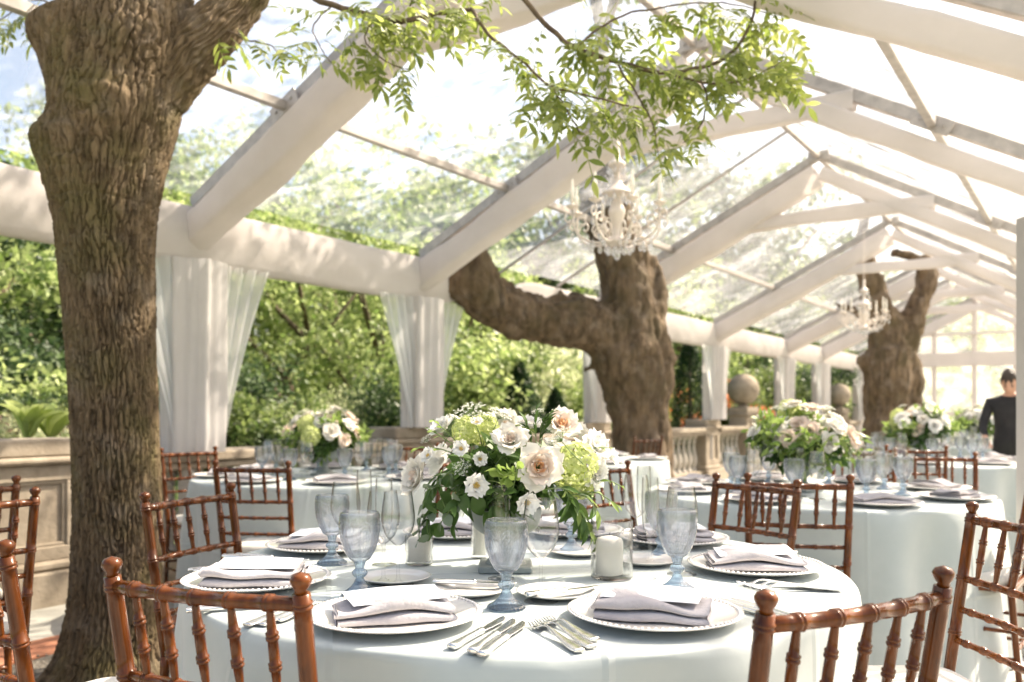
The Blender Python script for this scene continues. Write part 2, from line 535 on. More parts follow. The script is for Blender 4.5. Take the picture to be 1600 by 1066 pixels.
M['petal_w'] = leafy('white_petal', (.84, .83, .80), (.88, .87, .84), .35, .5, .08, True, 1.05)
M['hydr'] = leafy('green_hydrangea', (.50, .58, .20), (.72, .76, .42), .4, .5, .08, True, 1.1)
M['lace'] = leafy('lace_blossom', (.74, .74, .66), (.84, .83, .78), .3, .6, .05)
M['stamen'] = pbr('yellow_stamen', (.70, .45, .08), (.85, .62, .2), .7, 60)
M['fl_leaf'] = leafy('bouquet_leaf', (.035, .085, .022), (.10, .175, .045), .3, .35, .35)
M['fl_leaf2'] = leafy('bouquet_leaf_light', (.16, .26, .05), (.30, .40, .12), .4, .4, .3)
M['euca'] = leafy('eucalyptus_leaf', (.14, .20, .13), (.26, .32, .22), .3, .5, .25)
M['stem'] = pbr('green_stem', (.10, .18, .05), (.18, .27, .08), .6, 20)
M['stone'] = pbr('weathered_stone', (.235, .19, .14), (.37, .31, .24), .9, 5, .5, .008, 40)
M['stone_w'] = pbr('pale_stone', (.40, .36, .31), (.52, .48, .42), .9, 5, .4, .008, 40)
M['paving'] = pbr('paving_slab', (.27, .265, .235), (.40, .385, .345), .85, 4, .4, .004, 60)
M['tile'] = pbr('terracotta_tile', (.30, .115, .065), (.42, .18, .10), .75, 9, .3, .004, 50)
M['soil'] = pbr('gritty_soil', (.10, .085, .065), (.28, .25, .21), .95, 45, 1.0, .02, 120)
M['lawn'] = pbr('lawn', (.06, .11, .025), (.12, .18, .045), .95, 3, .6, .03, 50)
M['chand'] = pbr('ivory_painted_metal', (.68, .60, .54), (.76, .69, .63), .45, 14)
M['crystal'] = thin_glass('crystal', (.96, .96, .97), .4, 1.7, 3.2)
M['skin'] = pbr('skin', (.50, .27, .19), (.58, .33, .24), .5, 12)
M['hair'] = pbr('dark_hair', (.022, .015, .011), (.07, .045, .03), .45, 60, .8, .01, 160)
M['shirt'] = pbr('black_shirt', (.012, .011, .013), (.022, .02, .022), .8, 12)
M['trouser'] = pbr('black_trousers', (.012, .012, .013), (.02, .02, .02), .85, 12)
M['panel'] = pbr('grey_panel_paint', (.42, .39, .375), (.46, .43, .41), .6, 6)

# ------------------------------------------------------------------ ground and patio
def struct(o):
    o['kind'] = 'structure'; return o

g_mb = MB(); g_mb.add(([(-250, -250, -.14), (250, -250, -.14), (250, 250, -.14), (-250, 250, -.14)], [(0, 1, 2, 3)]))
struct(g_mb.obj('ground', M['lawn'], None, False))

pb = MB()
c = [tent(-9, -.35, -.03), tent(-9, 10, -.03), tent(30, 10, -.03), tent(30, -.35, -.03)]
cb = [Vector((p.x, p.y, -.2)) for p in c]
pb.add(([tuple(p) for p in c + cb], [(0, 1, 2, 3), (0, 4, 5, 1), (1, 5, 6, 2), (2, 6, 7, 3), (3, 7, 4, 0)]))
patio = struct(pb.obj('patio', M['paving'], None, False))

TROT = math.atan2(TA.y, TA.x)
def tile_mesh(name, L, W, mat):
    return MB().add(boxv(-L / 2, L / 2, -W / 2, W / 2, -.028, 0, .004)).mesh(name, mat, False)
def in_view(p, lo=-60, hi=1660, ymax=1110, dmax=13):
    if p.y < .8 or p.y > dmax: return False
    x = 800 + F * p.x / p.y; y = HZ + F * (CH - p.z) / p.y
    return lo < x < hi and y < ymax
PIT = (-1.7, .75, 1.02, 2.25)   # s0, s1, w0, w1 of the planting pit round the big trunk
slab_me = tile_mesh('paving_slab', .772, .772, M['paving'])
slab_w = tile_mesh('paving_slab', .892, .712, M['paving'])
ti = 0
for i in range(-6, 30):
    p = tent((i * .9) * .8269, .365, random.uniform(-.003, .001))
    if in_view(p): link('paving_slab', slab_w, patio, p, (0, 0, TROT))
for i in range(-8, 30):
    for j in range(0, 11):
        s = i * .78 + (.39 if j % 2 else 0); w = 1.40 + j * .78
        if PIT[0] < s < PIT[1] and PIT[2] < w < PIT[3]: continue
        p = tent(s * .8269, w, random.uniform(-.003, .001))
        if in_view(p): link('paving_slab', slab_me, patio, p, (random.uniform(-.002, .002), 0, TROT))
tile_me = tile_mesh('terracotta_tile', .292, .142, M['tile'])
for i in range(-10, 20):
    for j in range(2):
        p = tent((i * .298 + j * .149) * .8269, .80 + j * .148, random.uniform(-.001, .002))
        if in_view(p): link('terracotta_tile', tile_me, patio, p, (0, 0, TROT))
sb = MB()
def soil_fn(i, j):
    s = PIT[0] + (PIT[1] - PIT[0]) * i / 60; w = PIT[2] + (PIT[3] - PIT[2]) * j / 40
    p = tent(s * .8269, w, 0)
    return (p.x, p.y, -.012 + .012 * mnoise.noise(Vector((s * 9, w * 9, 0))) + .02 * mnoise.noise(Vector((s * 2, w * 2, 3))))
sb.add(grid(61, 41, soil_fn))
soil = struct(sb.obj('soil_bed', M['soil'], None))
# loose grit and clods on the soil
gb = MB()
for k in range(700):
    s = random.uniform(PIT[0], PIT[1]); w = random.uniform(PIT[2], PIT[3]); r = random.uniform(.003, .011)
    p = tent(s * .8269, w, .004)
    v = [(p.x + r * random.uniform(.6, 1.3) * a, p.y + r * random.uniform(.6, 1.3) * b, p.z + r * c_ * .8) for a, b, c_ in ((1, 0, 0), (0, 1, 0), (-1, 0, 0), (0, -1, 0), (0, 0, 1), (0, 0, -1))]
    gb.add((v, [(0, 1, 4), (1, 2, 4), (2, 3, 4), (3, 0, 4), (1, 0, 5), (2, 1, 5), (3, 2, 5), (0, 3, 5)]))
grit = gb.obj('grit', M['soil'], soil, False); grit['kind'] = 'stuff'

# ------------------------------------------------------------------ stone balustrade along the left side
bal = empty('stone_balustrade', tent(0, 0, 0), 0)
tag(bal, 'weathered stone balustrade with panelled pier running behind the tables on the left', 'balustrade')
BI = bal.matrix_basis.inverted() if False else Matrix.Translation(-Vector(bal.location))
def wbox(s0, s1, w0, w1, z0, z1, b=.01):
    v, f = boxv(s0, s1, w0, w1, z0, z1, b)
    out = []
    for p in v:
        q = tent(p[0] * .8269, p[1], p[2]); out.append(tuple(q - Vector(bal.location)))
    # keep the winding outward (w points right of travel)
    return out, [tuple(reversed(q)) for q in f]
def wpart(name, boxes, mat):
    mb = MB()
    for b in boxes: mb.add(wbox(*b))
    return mb.obj(name, mat, bal, False)
# panelled pier at the left
def pier(s0, s1, top, panel=True, mat=M['stone'], depth=.34):
    mb = MB()
    mb.add(wbox(s0, s1, -depth, -.03, .24, top - .13, .006))
    pr = mb.obj('pier', mat, bal, False)
    def sub(n, b):
        o = MB().add(wbox(*b)).obj(n, mat, pr, False); return o
    sub('plinth', (s0 - .05, s1 + .05, -depth - .05, .05, -.02, .20, .012))
    sub('plinth_moulding', (s0 - .03, s1 + .03, -depth - .03, .03, .20, .262, .02))
    sub('cornice', (s0 - .04, s1 + .04, -depth - .04, .045, top - .15, top - .105, .016))
    sub('cap', (s0 - .01, s1 + .01, -depth - .01, .012, top - .105, top, .012))
    if panel:
        st = .10
        sub('rail', (s0, s1, -.03, .0, .262, .345, .006)); sub('rail', (s0, s1, -.03, .0, top - .25, top - .15, .006))
        sub('stile', (s0, s0 + st, -.03, .0, .345, top - .25, .006)); sub('stile', (s1 - st, s1, -.03, .0, .345, top - .25, .006))
        sub('panel_moulding', (s0 + st, s1 - st, -.03, -.012, .345, .365, .004)); sub('panel_moulding', (s0 + st, s1 - st, -.03, -.012, top - .27, top - .25, .004))
        sub('panel_moulding', (s1 - st - .02, s1 - st, -.03, -.0125, .365, top - .27, .004)); sub('panel_moulding', (s0 + st, s0 + st + .02, -.03, -.0125, .365, top - .27, .004))
    return pr
PIERS = [(-2.6, -1.2, .985), (-1.12, .30, .985), (3.15, 3.80, 1.0), (6.6, 7.2, 1.0), (10.45, 11.05, 1.0), (12.38, 12.95, 1.2), (14.2, 14.8, 1.0), (19.3, 19.9, 1.2), (21.5, 22.1, 1.0)]
for a, b, tp in PIERS: pier(a, b, tp)
prof = [(.055, 0), (.055, .03), (.035, .045), (.030, .06), (.050, .12), (.062, .18), (.058, .235), (.036, .32), (.026, .40), (.024, .445), (.038, .455), (.038, .475), (.026, .485), (.05, .52), (.055, .53), (.055, .57)]
bal_me = MB().add(lathe(prof, 14)).mesh('baluster', M['stone_w'])
for (a0, a1, _), (b0, b1, _) in zip(PIERS[1:-1], PIERS[2:]):
    wpart('base_rail', [(a1, b0, -.30, -.04, -.02, .18)], M['stone'])
    wpart('coping', [(a1, b0, -.34, .0, .75, .80), (a1, b0, -.37, .03, .802, .87)], M['stone'])
    n = int((b0 - a1) / .2)
    for k in range(n):
        s = a1 + (k + .5) * (b0 - a1) / n
        q = tent(s * .8269, -.17, .18) - Vector(bal.location)
        link('baluster', bal_me, bal, q)
ball_me = MB().add(lathe([(.001, -.0), (.10, .0), (.10, .03), (.07, .05)] + [(.285 * math.sin(a), .32 - .285 * math.cos(a)) for a in [R_(x) for x in range(14, 181, 8)]] + [(.001, .605)], 32)).mesh('ball_finial', M['stone'])
for s in (12.66, 19.6):
    link('ball_finial', ball_me, bal, tent(s * .8269, -.17, 1.2) - Vector(bal.location))

# ------------------------------------------------------------------ the marquee
mq = empty('marquee_tent', (0, 0, 0))
tag(mq, 'white marquee with clear roof panels and fabric wrapped rafters over the whole party', 'tent')
EZ, RZ, REZ = 2.54, 3.86, 2.42
RW, REW = 2.68, 5.28
def rz(w):
    return EZ + (RZ - EZ) * w / RW if w <= RW else RZ + (REZ - RZ) * (w - RW) / (REW - RW)
TR = [-2.2, .886, 2.87, 5.70, 8.88, 12.0, 14.2, 17.3]
def sleeve(a, b, w, h, seed, n=40, sag=.012):
    """fabric wrapped round a bar: soft rectangular section with wrinkles"""
    a = Vector(a); b = Vector(b); t = (b - a); L = t.length; t.normalize()
    s = t.cross(Vector((0, 0, 1))).normalized(); u = s.cross(t)
    sec = []
    for k in range(20):
        an = 2 * math.pi * k / 20
        cx, cz = math.cos(an), math.sin(an)
        e = .42
        sec.append((math.copysign(abs(cx) ** e, cx) * w / 2, math.copysign(abs(cz) ** e, cz) * h / 2))
    def fn(i, j):
        x = L * j / (n - 1)
        y, z = sec[i]
        nz = mnoise.noise(Vector((x * 2.2, y * 14 + seed, z * 12))) * .016 + mnoise.noise(Vector((x * .8 + z * 4, seed * 3.1, y * 6))) * .018 + .007 * abs(mnoise.noise(Vector((x * 7 + z * 9, seed, y * 9))))
        k = 1 + nz / (w / 2)
        return tuple(a + t * x + s * (y * k) + u * (z * k - sag * math.sin(math.pi * j / (n - 1))))
    return grid(20, n, fn, wrap=True)

for i, t in enumerate(TR):
    for (w0, w1) in ((0.02, RW), (RW, REW)):
        A = tent(t, w0, rz(w0) + .02); B = tent(t, w1, rz(w1) + .02)
        r = MB().add(beam(A, B, .06, .085)).obj('rafter', M['alu'], mq, False)
        n_off = .19
        e0 = .0 if w0 < 1 else .02
        A2 = tent(t, w0 + e0, rz(w0 + e0) - n_off); B2 = tent(t, w1 - (.02 if w0 < 1 else .1), rz(w1 - (.02 if w0 < 1 else .1)) - n_off)
        if w0 > 1:
            A2.z += .02; B2.z += .02
        MB().add(sleeve(A2, B2, .20 if w0 < 1 else .13, .25 if w0 < 1 else .13, i * 7 + w0)).obj('fabric_sleeve', M['fabric'], r)
    cw0, cw1, cz = 1.82, 3.80, 3.23
    if i != len(TR) - 1:
        MB().add(sleeve(tent(t + .0, cw0, cz), tent(t, cw1, cz), .12, .14, i * 5 + 2, 30)).obj('collar_tie', M['fabric'], mq)
    MB().add(beam(tent(t, -.06, 0), tent(t, -.06, EZ), .09, .09, .006, Vector((1, 0, 0)))).obj('post', M['alu'], mq, False)
for i in range(len(TR) - 1):
    t0, t1 = TR[i], TR[i + 1]
    for w in (1.0, RW, 4.28):
        MB().add(beam(tent(t0 + .03, w, rz(w) + .0), tent(t1 - .03, w, rz(w) + .0), .05, .06)).obj('purlin', M['alu'], mq, False)
    for (w0, w1) in ((0.0, RW), (RW, REW)):
        def pf(a, b):
            u = a / 16; q = b / 16
            w = w0 + (w1 - w0) * u; t = t0 + (t1 - t0) * q
            z = rz(w) + .10 - .05 * math.sin(math.pi * q) * math.sin(math.pi * u) + .012 * mnoise.noise(Vector((t * 1.3, w * 1.6, 5)))
            return tuple(tent(t, w, z))
        MB().add(grid(17, 17, pf)).obj('roof_panel', M['vinyl'], mq)
for i, t in enumerate(TR[1:-1]):
    for w, zz in ((RW, RZ + .0), (1.0, rz(1.0) + .0), (4.28, rz(4.28) + .0)):
        bk = MB()
        sl = (rz(w + .05) - rz(w - .05)) / .1 if w != RW else 0
        a = tent(t - .05, w - .11, zz - .11 * sl); b = tent(t - .05, w + .11, zz + .11 * sl)
        bk.add(beam(a, b, .012, .10, .002))
        for q in (.2, .5, .8):
            c_ = a.lerp(b, q)
            bk.add(beam(c_, c_ - TA * .016, .018, .018, .003))
        bk.obj('bracket', M['alu'], mq, False)
for t in (3.9, 4.85):
    MB().add(beam(tent(t, .02, EZ + .03), tent(t, RW, RZ + .03), .025, .03)).obj('batten', M['alu'], mq, False)

def valance(s0, s1, w, seed):
    n = int((s1 - s0) * 14)
    sec = []
    z0, z1 = 2.155, 2.545
    for k in range(10): sec.append((.05 + .045 * math.sin(math.pi * k / 9), z0 + (z1 - z0) * k / 9))
    for k in range(10): sec.append((-.06, z1 - (z1 - z0) * k / 9))
    ns = len(sec)
    def fn(i, j):
        s = s0 + (s1 - s0) * j / n
        e = min(j, n - j) / 5.0
        sh = 1.0 if e >= 1 else math.sqrt(max(0.0, 1 - (1 - e) ** 2)) * .55 + .45
        y, z = sec[i]
        d = .018 * mnoise.noise(Vector((s * 1.6, z * 2.5, seed))) + .010 * mnoise.noise(Vector((s * 5 + z * 6, z * 3, seed)))
        zz = 2.35 + (z - 2.35) * sh
        return tuple(tent(s * .8269, (y + (d if y > 0 else 0)) * (1 if e >= 1 else sh), zz + .012 * mnoise.noise(Vector((s * .9, seed, 2)))))
    v, f = grid(ns, n + 1, fn, wrap=True)
    f.append(tuple(range(ns))); f.append(tuple(n * ns + k for k in range(ns - 1, -1, -1)))
    return v, f
for k, (a, b) in enumerate(((-5.5, 4.05), (5.05, 21.2))):
    MB().add(valance(a, b, 0, k)).obj('valance', M['fabric'], mq)
# far gable end: glazed frames
gt = TR[-1]
wpts = [0.0, .88, 1.77, 2.65, 3.53, 4.42, 5.28]
for w in wpts:
    MB().add(beam(tent(gt + .05, w, 0), tent(gt + .05, w, rz(w)), .09, .09, .005, Vector((1, 0, 0)))).obj('gable_mullion', M['fabric'], mq, False)
for z, h in ((2.38, .34), (1.05, .09)):
    MB().add(beam(tent(gt, 0, z), tent(gt, REW, z), .10, h, .01)).obj('gable_rail', M['fabric'], mq, False)
MB().add(beam(tent(gt, .9, 3.0), tent(gt, 4.4, 3.0), .07, .07, .01)).obj('gable_rail', M['fabric'], mq, False)
for w0, w1 in zip(wpts[:-1], wpts[1:]):
    v = [tent(gt + .08, w0 + .05, .05), tent(gt + .08, w1 - .05, .05), tent(gt + .08, w1 - .05, rz(w1) - .05), tent(gt + .08, w0 + .05, rz(w0) - .05)]
    MB().add(([tuple(p) for p in v], [(0, 1, 2, 3)])).obj('gable_panel', M['vinyl'], mq, False)

# curtains gathered round the posts
def curtain(t, seed, zb, place, sides=(1, 1)):
    loc = tent(t, .02, zb)
    root = empty('tied_curtain', loc)
    tag(root, f'white sheer edged drape {place}', 'curtain', 'curtains tied to the tent posts')
    def col(i, j):
        a = 2 * math.pi * i / 72; q = j / 24
        z = q * (2.17 - zb)
        fold = .022 * math.sin(a * 7 + seed) + .014 * math.sin(a * 13 + seed * 2 + q * 1.5) + .01 * mnoise.noise(Vector((math.cos(a) * 2, math.sin(a) * 2 + seed, z * 1.2)))
        r = .185 + .015 * q + fold
        p = TA * (r * 1.05 * math.cos(a)) + TV * (r * .9 * math.sin(a))
        return (p.x, p.y, z)
    MB().add(grid(72, 25, col, wrap=True)).obj('drape', M['curtain'], root)
    for sd, on in zip((-1, 1), sides):
        if not on: continue
        def sh(i, j):
            u = i / 40; q = j / 30
            z = q * (2.17 - zb)
            wid = .06 + .40 * q ** 1.25
            off = .13 + u * wid
            y = .05 + .028 * math.sin(u * 26 + seed) * (.5 + .5 * q) + .02 * mnoise.noise(Vector((u * 4, q * 2, seed)))
            p = TA * (sd * off) + TV * y
            return (p.x, p.y, z)
        MB().add(grid(41, 31, sh)).obj('sheer_panel', M['sheer'], root)
    return root
for t, sd, zb, place in ((.886, 1, .87, 'just right of the rough foreground trunk'), (2.87, 2, 1.0, 'left of the heavy bent limb'), (5.70, 3, 1.0, 'behind the middle trunk'),
                         (8.88, 4, 1.0, 'beside the dark cypress'), (12.0, 5, .87, 'right of the nearer stone ball'), (14.2, 6, .87, 'between the two stone balls, farther one'), (17.3, 7, .87, 'at the far left corner')):
    curtain(t, sd * 1.7, zb, place)

def foliage_mesh(name, mat, n, clump_fn, leaf, seed, asp=.45):
    """n separate rhombic leaves; clump_fn(rng, n) gives positions"""
    rg = np.random.default_rng(seed)
    P = clump_fn(rg, n)
    n = len(P)
    d = rg.normal(size=(n, 3)); d[:, 2] -= .3; d /= np.linalg.norm(d, axis=1)[:, None]
    e = rg.normal(size=(n, 3)); e -= d * (e * d).sum(1)[:, None]; e /= np.linalg.norm(e, axis=1)[:, None]
    nn = np.cross(d, e)
    L = leaf * rg.uniform(.6, 1.25, n)[:, None]
    v = np.stack([P, P + d * L * .5 + e * L * asp * .5 + nn * L * .1, P + d * L, P + d * L * .5 - e * L * asp * .5 + nn * L * .1], 1).reshape(-1, 3)
    f = np.arange(4 * n).reshape(n, 4)
    return np_mesh(name, v, f, mat, False)
def clumps(rx, ry, rz_, nc, cr, shell=.55):
    def fn(rg, n):
        c = rg.normal(size=(nc, 3)); c /= np.linalg.norm(c, axis=1)[:, None]
        c *= (rg.uniform(shell, 1, nc))[:, None]
        c *= np.array([rx, ry, rz_])
        k = rg.integers(0, nc, n)
        rad = cr * rg.uniform(.5, 1.3, nc)[k]
        o = rg.normal(size=(n, 3)); o /= np.linalg.norm(o, axis=1)[:, None]
        o *= (rg.uniform(0, 1, n) ** .45 * rad)[:, None]; o[:, 2] *= .7
        return c[k] + o
    return fn
def cone(r, h, nc, cr):
    def fn(rg, n):
        z = rg.uniform(0, 1, n) ** .8; a = rg.uniform(0, 2 * np.pi, n)
        lump = 1 + .12 * np.sin(a * 5 + z * 9) + .1 * np.sin(z * 30 + a * 2)
        rr = r * (1 - z ** 1.4) * lump * rg.uniform(.72, 1.03, n)
        return np.stack([rr * np.cos(a), rr * np.sin(a), z * h], 1)
    return fn
def boxcloud(lx, ly, lz):
    def fn(rg, n):
        p = rg.uniform(-1, 1, (n, 3)); ax = rg.integers(0, 3, n)
        p[np.arange(n), ax] = np.sign(p[np.arange(n), ax]) * rg.uniform(.86, 1, n)
        p = p * np.array([lx, ly, lz]); p[:, 2] += lz
        return p
    return fn

# ------------------------------------------------------------------ trees that stand inside the tent
TREE1_D = 3.8
OUT1 = [(1085, 40, 262), (1066, 62, 254), (1050, 84, 251), (1020, 98, 250), (980, 104, 251), (900, 112, 252), (800, 116, 252), (700, 115, 250), (600, 106, 246), (500, 97, 243), (400, 88, 242), (350, 84, 244), (320, 77, 248),
        (280, 69, 257), (245, 58, 266), (222, 51, 272), (209, 58, 276), (200, 72, 278), (185, 82, 281), (150, 80, 288), (120, 70, 291), (95, 62, 294), (75, 50, 296), (55, 44, 298), (42, 52, 299), (34, 84, 300), (20, 108, 301), (0, 117, 302), (-60, 124, 304), (-160, 132, 304), (-330, 140, 300)]
def build_trunk1():
    ys = np.array([o[0] for o in OUT1], float); xl = np.array([o[1] for o in OUT1], float) + 9; xr = np.array([o[2] for o in OUT1], float) - 9
    zz = CH + (HZ - ys) / F * TREE1_D
    order = np.argsort(zz)
    nz_, na = 620, 420
    z = np.linspace(-.05, zz.max(), nz_)
    L = np.interp(z, zz[order], xl[order]); Rr = np.interp(z, zz[order], xr[order])
    ker = np.ones(7) / 7
    L = np.convolve(np.pad(L, 3, 'edge'), ker, 'valid'); Rr = np.convolve(np.pad(Rr, 3, 'edge'), ker, 'valid')
    s = TREE1_D / F
    # smooth axis from a strongly blurred outline
    kb = np.ones(121) / 121
    Lb = np.convolve(np.pad(L, 60, 'edge'), kb, 'valid'); Rb = np.convolve(np.pad(Rr, 60, 'edge'), kb, 'valid')
    cx = ((Lb + Rb) / 2 - 800) * s; rb = (Rb - Lb) / 2 * s
    rl = cx - (L - 800) * s; rr = (Rr - 800) * s - cx
    a = np.linspace(0, 2 * np.pi, na, endpoint=False)
    A, Z = np.meshgrid(a, z)
    ca = np.cos(A); sa = np.sin(A)
    wl = np.clip(-ca, 0, 1) ** 1.6; wr = np.clip(ca, 0, 1) ** 1.6
    Rad = rb[:, None] * (1 - wl - wr) + rl[:, None] * wl + rr[:, None] * wr
    # flare at the foot
    Rad += .05 * np.exp(-np.clip(Z, 0, 9) / .10) * (1 + .6 * np.sin(A * 5 + 1))
    # knots facing the camera
    for (ka, kz, kr, kh) in ((R_(-75), 2.42, .11, .035), (R_(-55), 2.72, .10, .022), (R_(-105), 2.25, .14, .02)):
        da = np.angle(np.exp(1j * (A - ka))) * .2
        q2 = da ** 2 + (Z - kz) ** 2
        Rad += kh * 1.5 * np.exp(-q2 / kr ** 2) + .006 * np.sin(np.sqrt(q2) * 120 + 4 * vnoise(A * 2, Z * 6, kz)) * np.exp(-q2 / (kr * 1.1) ** 2) - kh * .9 * np.exp(-q2 / (kr * .28) ** 2)
    u = A / (2 * np.pi)
    X3, Y3 = np.cos(A) * 3, np.sin(A) * 3
    w1 = vnoise(X3 * 1.2, Y3 * 1.2, Z * 3.6) * 1.0 + vnoise(X3 * 4, Y3 * 4, Z * 16 + 7) * .6 + vnoise(X3 * 9, Y3 * 9, Z * 30 + 2) * .3
    w2 = vnoise(X3 * 1.2 + 9, Y3 * 1.2, Z * 3.6) * 1.0 + vnoise(X3 * 4 + 5, Y3 * 4, Z * 16) * .6 + vnoise(X3 * 9, Y3 * 9 + 4, Z * 30) * .3
    p1 = np.abs(np.sin(25 * A + 11 * Z + w1 * 2.2)); p2 = np.abs(np.sin(21 * A - 14 * Z + w2 * 2.4))
    ridge = np.minimum(p1, p2 ** .9)
    sm_ = np.clip((ridge - .04) / .36, 0, 1); ridge = sm_ * sm_ * (3 - 2 * sm_) * (.82 + .25 * vnoise(X3 * 9, Y3 * 9, Z * 7))
    p3 = np.abs(np.sin(47 * A + 11 * Z + w2 * 5)); ridge = ridge - .28 * (1 - np.clip(p3 / .35, 0, 1)) * sm_
    cross = np.clip(np.abs(np.sin(Z * 45 + vnoise(X3 * 7, Y3 * 7, Z * 5) * 9)) / .25, .0, 1)
    fine = vnoise(X3 * 22, Y3 * 22, Z * 26) * .5 + vnoise(X3 * 45, Y3 * 45, Z * 60) * .25
    knot = np.exp(-((np.angle(np.exp(1j * (A - R_(-75)))) * .2) ** 2 + (Z - 2.42) ** 2) / .13 ** 2)
    amp = .019 * (1 - .4 * knot)
    dsp = amp * (ridge - .75) + .0062 * cross * ridge + .0052 * fine + .010 * vnoise(X3 * .7, Y3 * .7, Z * 2.2)
    Rad = Rad + dsp
    # seam left by an old cable
    ring = .007 * np.exp(-((Z - 2.06 - .01 * np.sin(A * 3)) / .006) ** 2)
    Rad -= ring
    X = cx[:, None] + Rad * ca; Y = TREE1_D + np.maximum(rb[:, None] * .95, .18) * sa / 1.0 * (Rad / np.maximum(rb[:, None], .05)) ** 1.0
    v = np.stack([X, Y, Z], -1).reshape(-1, 3)
    idx = np.arange(nz_ * na).reshape(nz_, na)
    q = np.stack([idx[:-1], np.roll(idx, -1, 1)[:-1], np.roll(idx, -1, 1)[1:], idx[1:]], -1).reshape(-1, 4)
    return v, q
tree1 = empty('ash_tree', (-1.76, 3.8, 0))
tag(tree1, 'thick rough barked tree trunk at the left, with leafy branches overhead', 'tree')
T1I = -Vector(tree1.location)
v, q = build_trunk1()
v = v + np.array(T1I)
link('trunk', np_mesh('trunk', v, q, M['bark']), tree1)

def limb(name, pts, mat, parent, off, na=48, per=10, amp=.012, freq=9, seed=0):
    """pts: (px, py, depth, radius)"""
    P = [tuple(pt(a, b, d)) + (r,) for a, b, d, r in pts]
    S = smooth_path(P, per)
    fr = frames([s[:3] for s in S])
    v = []; cum = 0; prev = None
    for (p, t, n, b), s in zip(fr, S):
        if prev is not None: cum += (p - prev).length
        prev = p
        for k in range(na):
            a = 2 * math.pi * k / na
            rad = s[3] + amp * (abs(math.sin(freq * a + 3 * mnoise.noise(Vector((math.cos(a) * 2, math.sin(a) * 2, cum * 7 + seed))) + 2 * mnoise.noise(Vector((math.cos(a) * 5, math.sin(a) * 5, cum * 18))))) - .6) + amp * .7 * mnoise.noise(Vector((math.cos(a) * 7, math.sin(a) * 7, cum * 22 + seed)))
            v.append(tuple(p + n * (rad * math.cos(a)) + b * (rad * math.sin(a)) + off))
    m = len(S); f = []
    for i in range(m - 1):
        for k in range(na):
            k2 = (k + 1) % na
            f.append((i * na + k, i * na + k2, (i + 1) * na + k2, (i + 1) * na + k))
    f.append(tuple(range(na - 1, -1, -1))); f.append(tuple((m - 1) * na + k for k in range(na)))
    return MB().add((v, f)).obj(name, mat, parent)
limb('limb', [(245, 150, 3.82, .12), (290, 85, 3.84, .135), (335, 45, 3.86, .115), (375, 5, 3.9, .09), (410, -40, 3.95, .075), (455, -110, 4.0, .06), (560, -220, 4.0, .05)], M['bark'], tree1, T1I, 200, 34, .017, 19)

# leaves: one compound leaf = rachis + leaflets
def leaflet(L, W, fold=.25, curl=.15, n=5):
    v = []; f = []
    for i in range(n):
        t = i / (n - 1)
        w = W * (math.sin(math.pi * min(t * 1.0, 1)) ** .8) * (1 - .25 * t) if 0 < i < n - 1 else .0004
        z = -curl * L * t * t
        v += [(L * t, -w, z + fold * w), (L * t, 0, z), (L * t, w, z + fold * w)]
    for i in range(n - 1):
        a = i * 3
        f += [(a, a + 3, a + 4, a + 1), (a + 1, a + 4, a + 5, a + 2)]
    return v, f
def compound_leaf(seed, pairs=4, L=.20, ll=.066):
    rnd = random.Random(seed)
    mb = MB()
    def rp(t): return Vector((L * t, .012 * math.sin(t * 3 + seed), -.06 * t * t))
    mb.add(tube([rp(t / 6) for t in range(7)], [.0016] * 6 + [.0008], 4))
    for k in range(pairs):
        t = .28 + .62 * k / (pairs - 1)
        for sd in (-1, 1):
            sc = rnd.uniform(.8, 1.1) * (1 - .15 * abs(t - .6))
            m = Matrix.Translation(rp(t)) @ Matrix.Rotation(sd * R_(rnd.uniform(48, 70)), 4, 'Z') @ Matrix.Rotation(R_(rnd.uniform(0, 28)), 4, 'Y') @ Matrix.Rotation(rnd.uniform(-.4, .4), 4, 'X')
            mb.add(leaflet(ll * sc, ll * .2 * sc), m)
    mb.add(leaflet(ll * 1.1, ll * .21), Matrix.Translation(rp(.98)) @ Matrix.Rotation(R_(12), 4, 'Y'))
    return mb.mesh('leaf', M['leaf_ash'])
LEAVES = [compound_leaf(i, 3 + i % 3, random.uniform(.15, .21), random.uniform(.055, .07)) for i in range(8)]
def branch(pts, r0, r1, n_leaves, spread=.10, droop=.5, skip=0.0):
    P = [tuple(pt(a, b, d)) for a, b, d in pts]
    S = smooth_path(P, 8)
    m = len(S)
    off = T1I
    br = MB().add(tube([Vector(s) + off + Vector((mnoise.noise(Vector((i * .4, r0 * 99, 0))) * .008, 0, mnoise.noise(Vector((i * .4, 5, r0 * 50))) * .008)) for i, s in enumerate(S)], [r0 + (r1 - r0) * i / (m - 1) for i in range(m)], 7)).obj('branch', M['twig'], tree1)
    for k in range(n_leaves):
        t = skip + (1 - skip) * (k + random.random()) / n_leaves
        i = min(int(t * (m - 1)), m - 2)
        p = Vector(S[i]).lerp(Vector(S[i + 1]), t * (m - 1) - i)
        tan = (Vector(S[i + 1]) - Vector(S[i])).normalized()
        az = math.atan2(tan.y, tan.x) + random.choice((-1, 1)) * random.uniform(.3, 1.5)
        p = p + Vector((random.uniform(-1, 1), random.uniform(-1, 1), random.uniform(-.8, .4))) * spread * .35
        LEAF_SC = .95
        o = link('leaf', random.choice(LEAVES), br, p + off, (random.uniform(-.7, .7), R_(random.uniform(5, 60)) * droop * 1.6 - .15, az), random.uniform(.6, 1.2) * LEAF_SC)
    return br
branch([(398, 5, 3.9), (450, -20, 3.8), (520, 8, 3.7), (590, 26, 3.6), (628, 33, 3.55), (690, 20, 3.5), (736, 14, 3.5)], .016, .008, 44, .16, .6, .35)
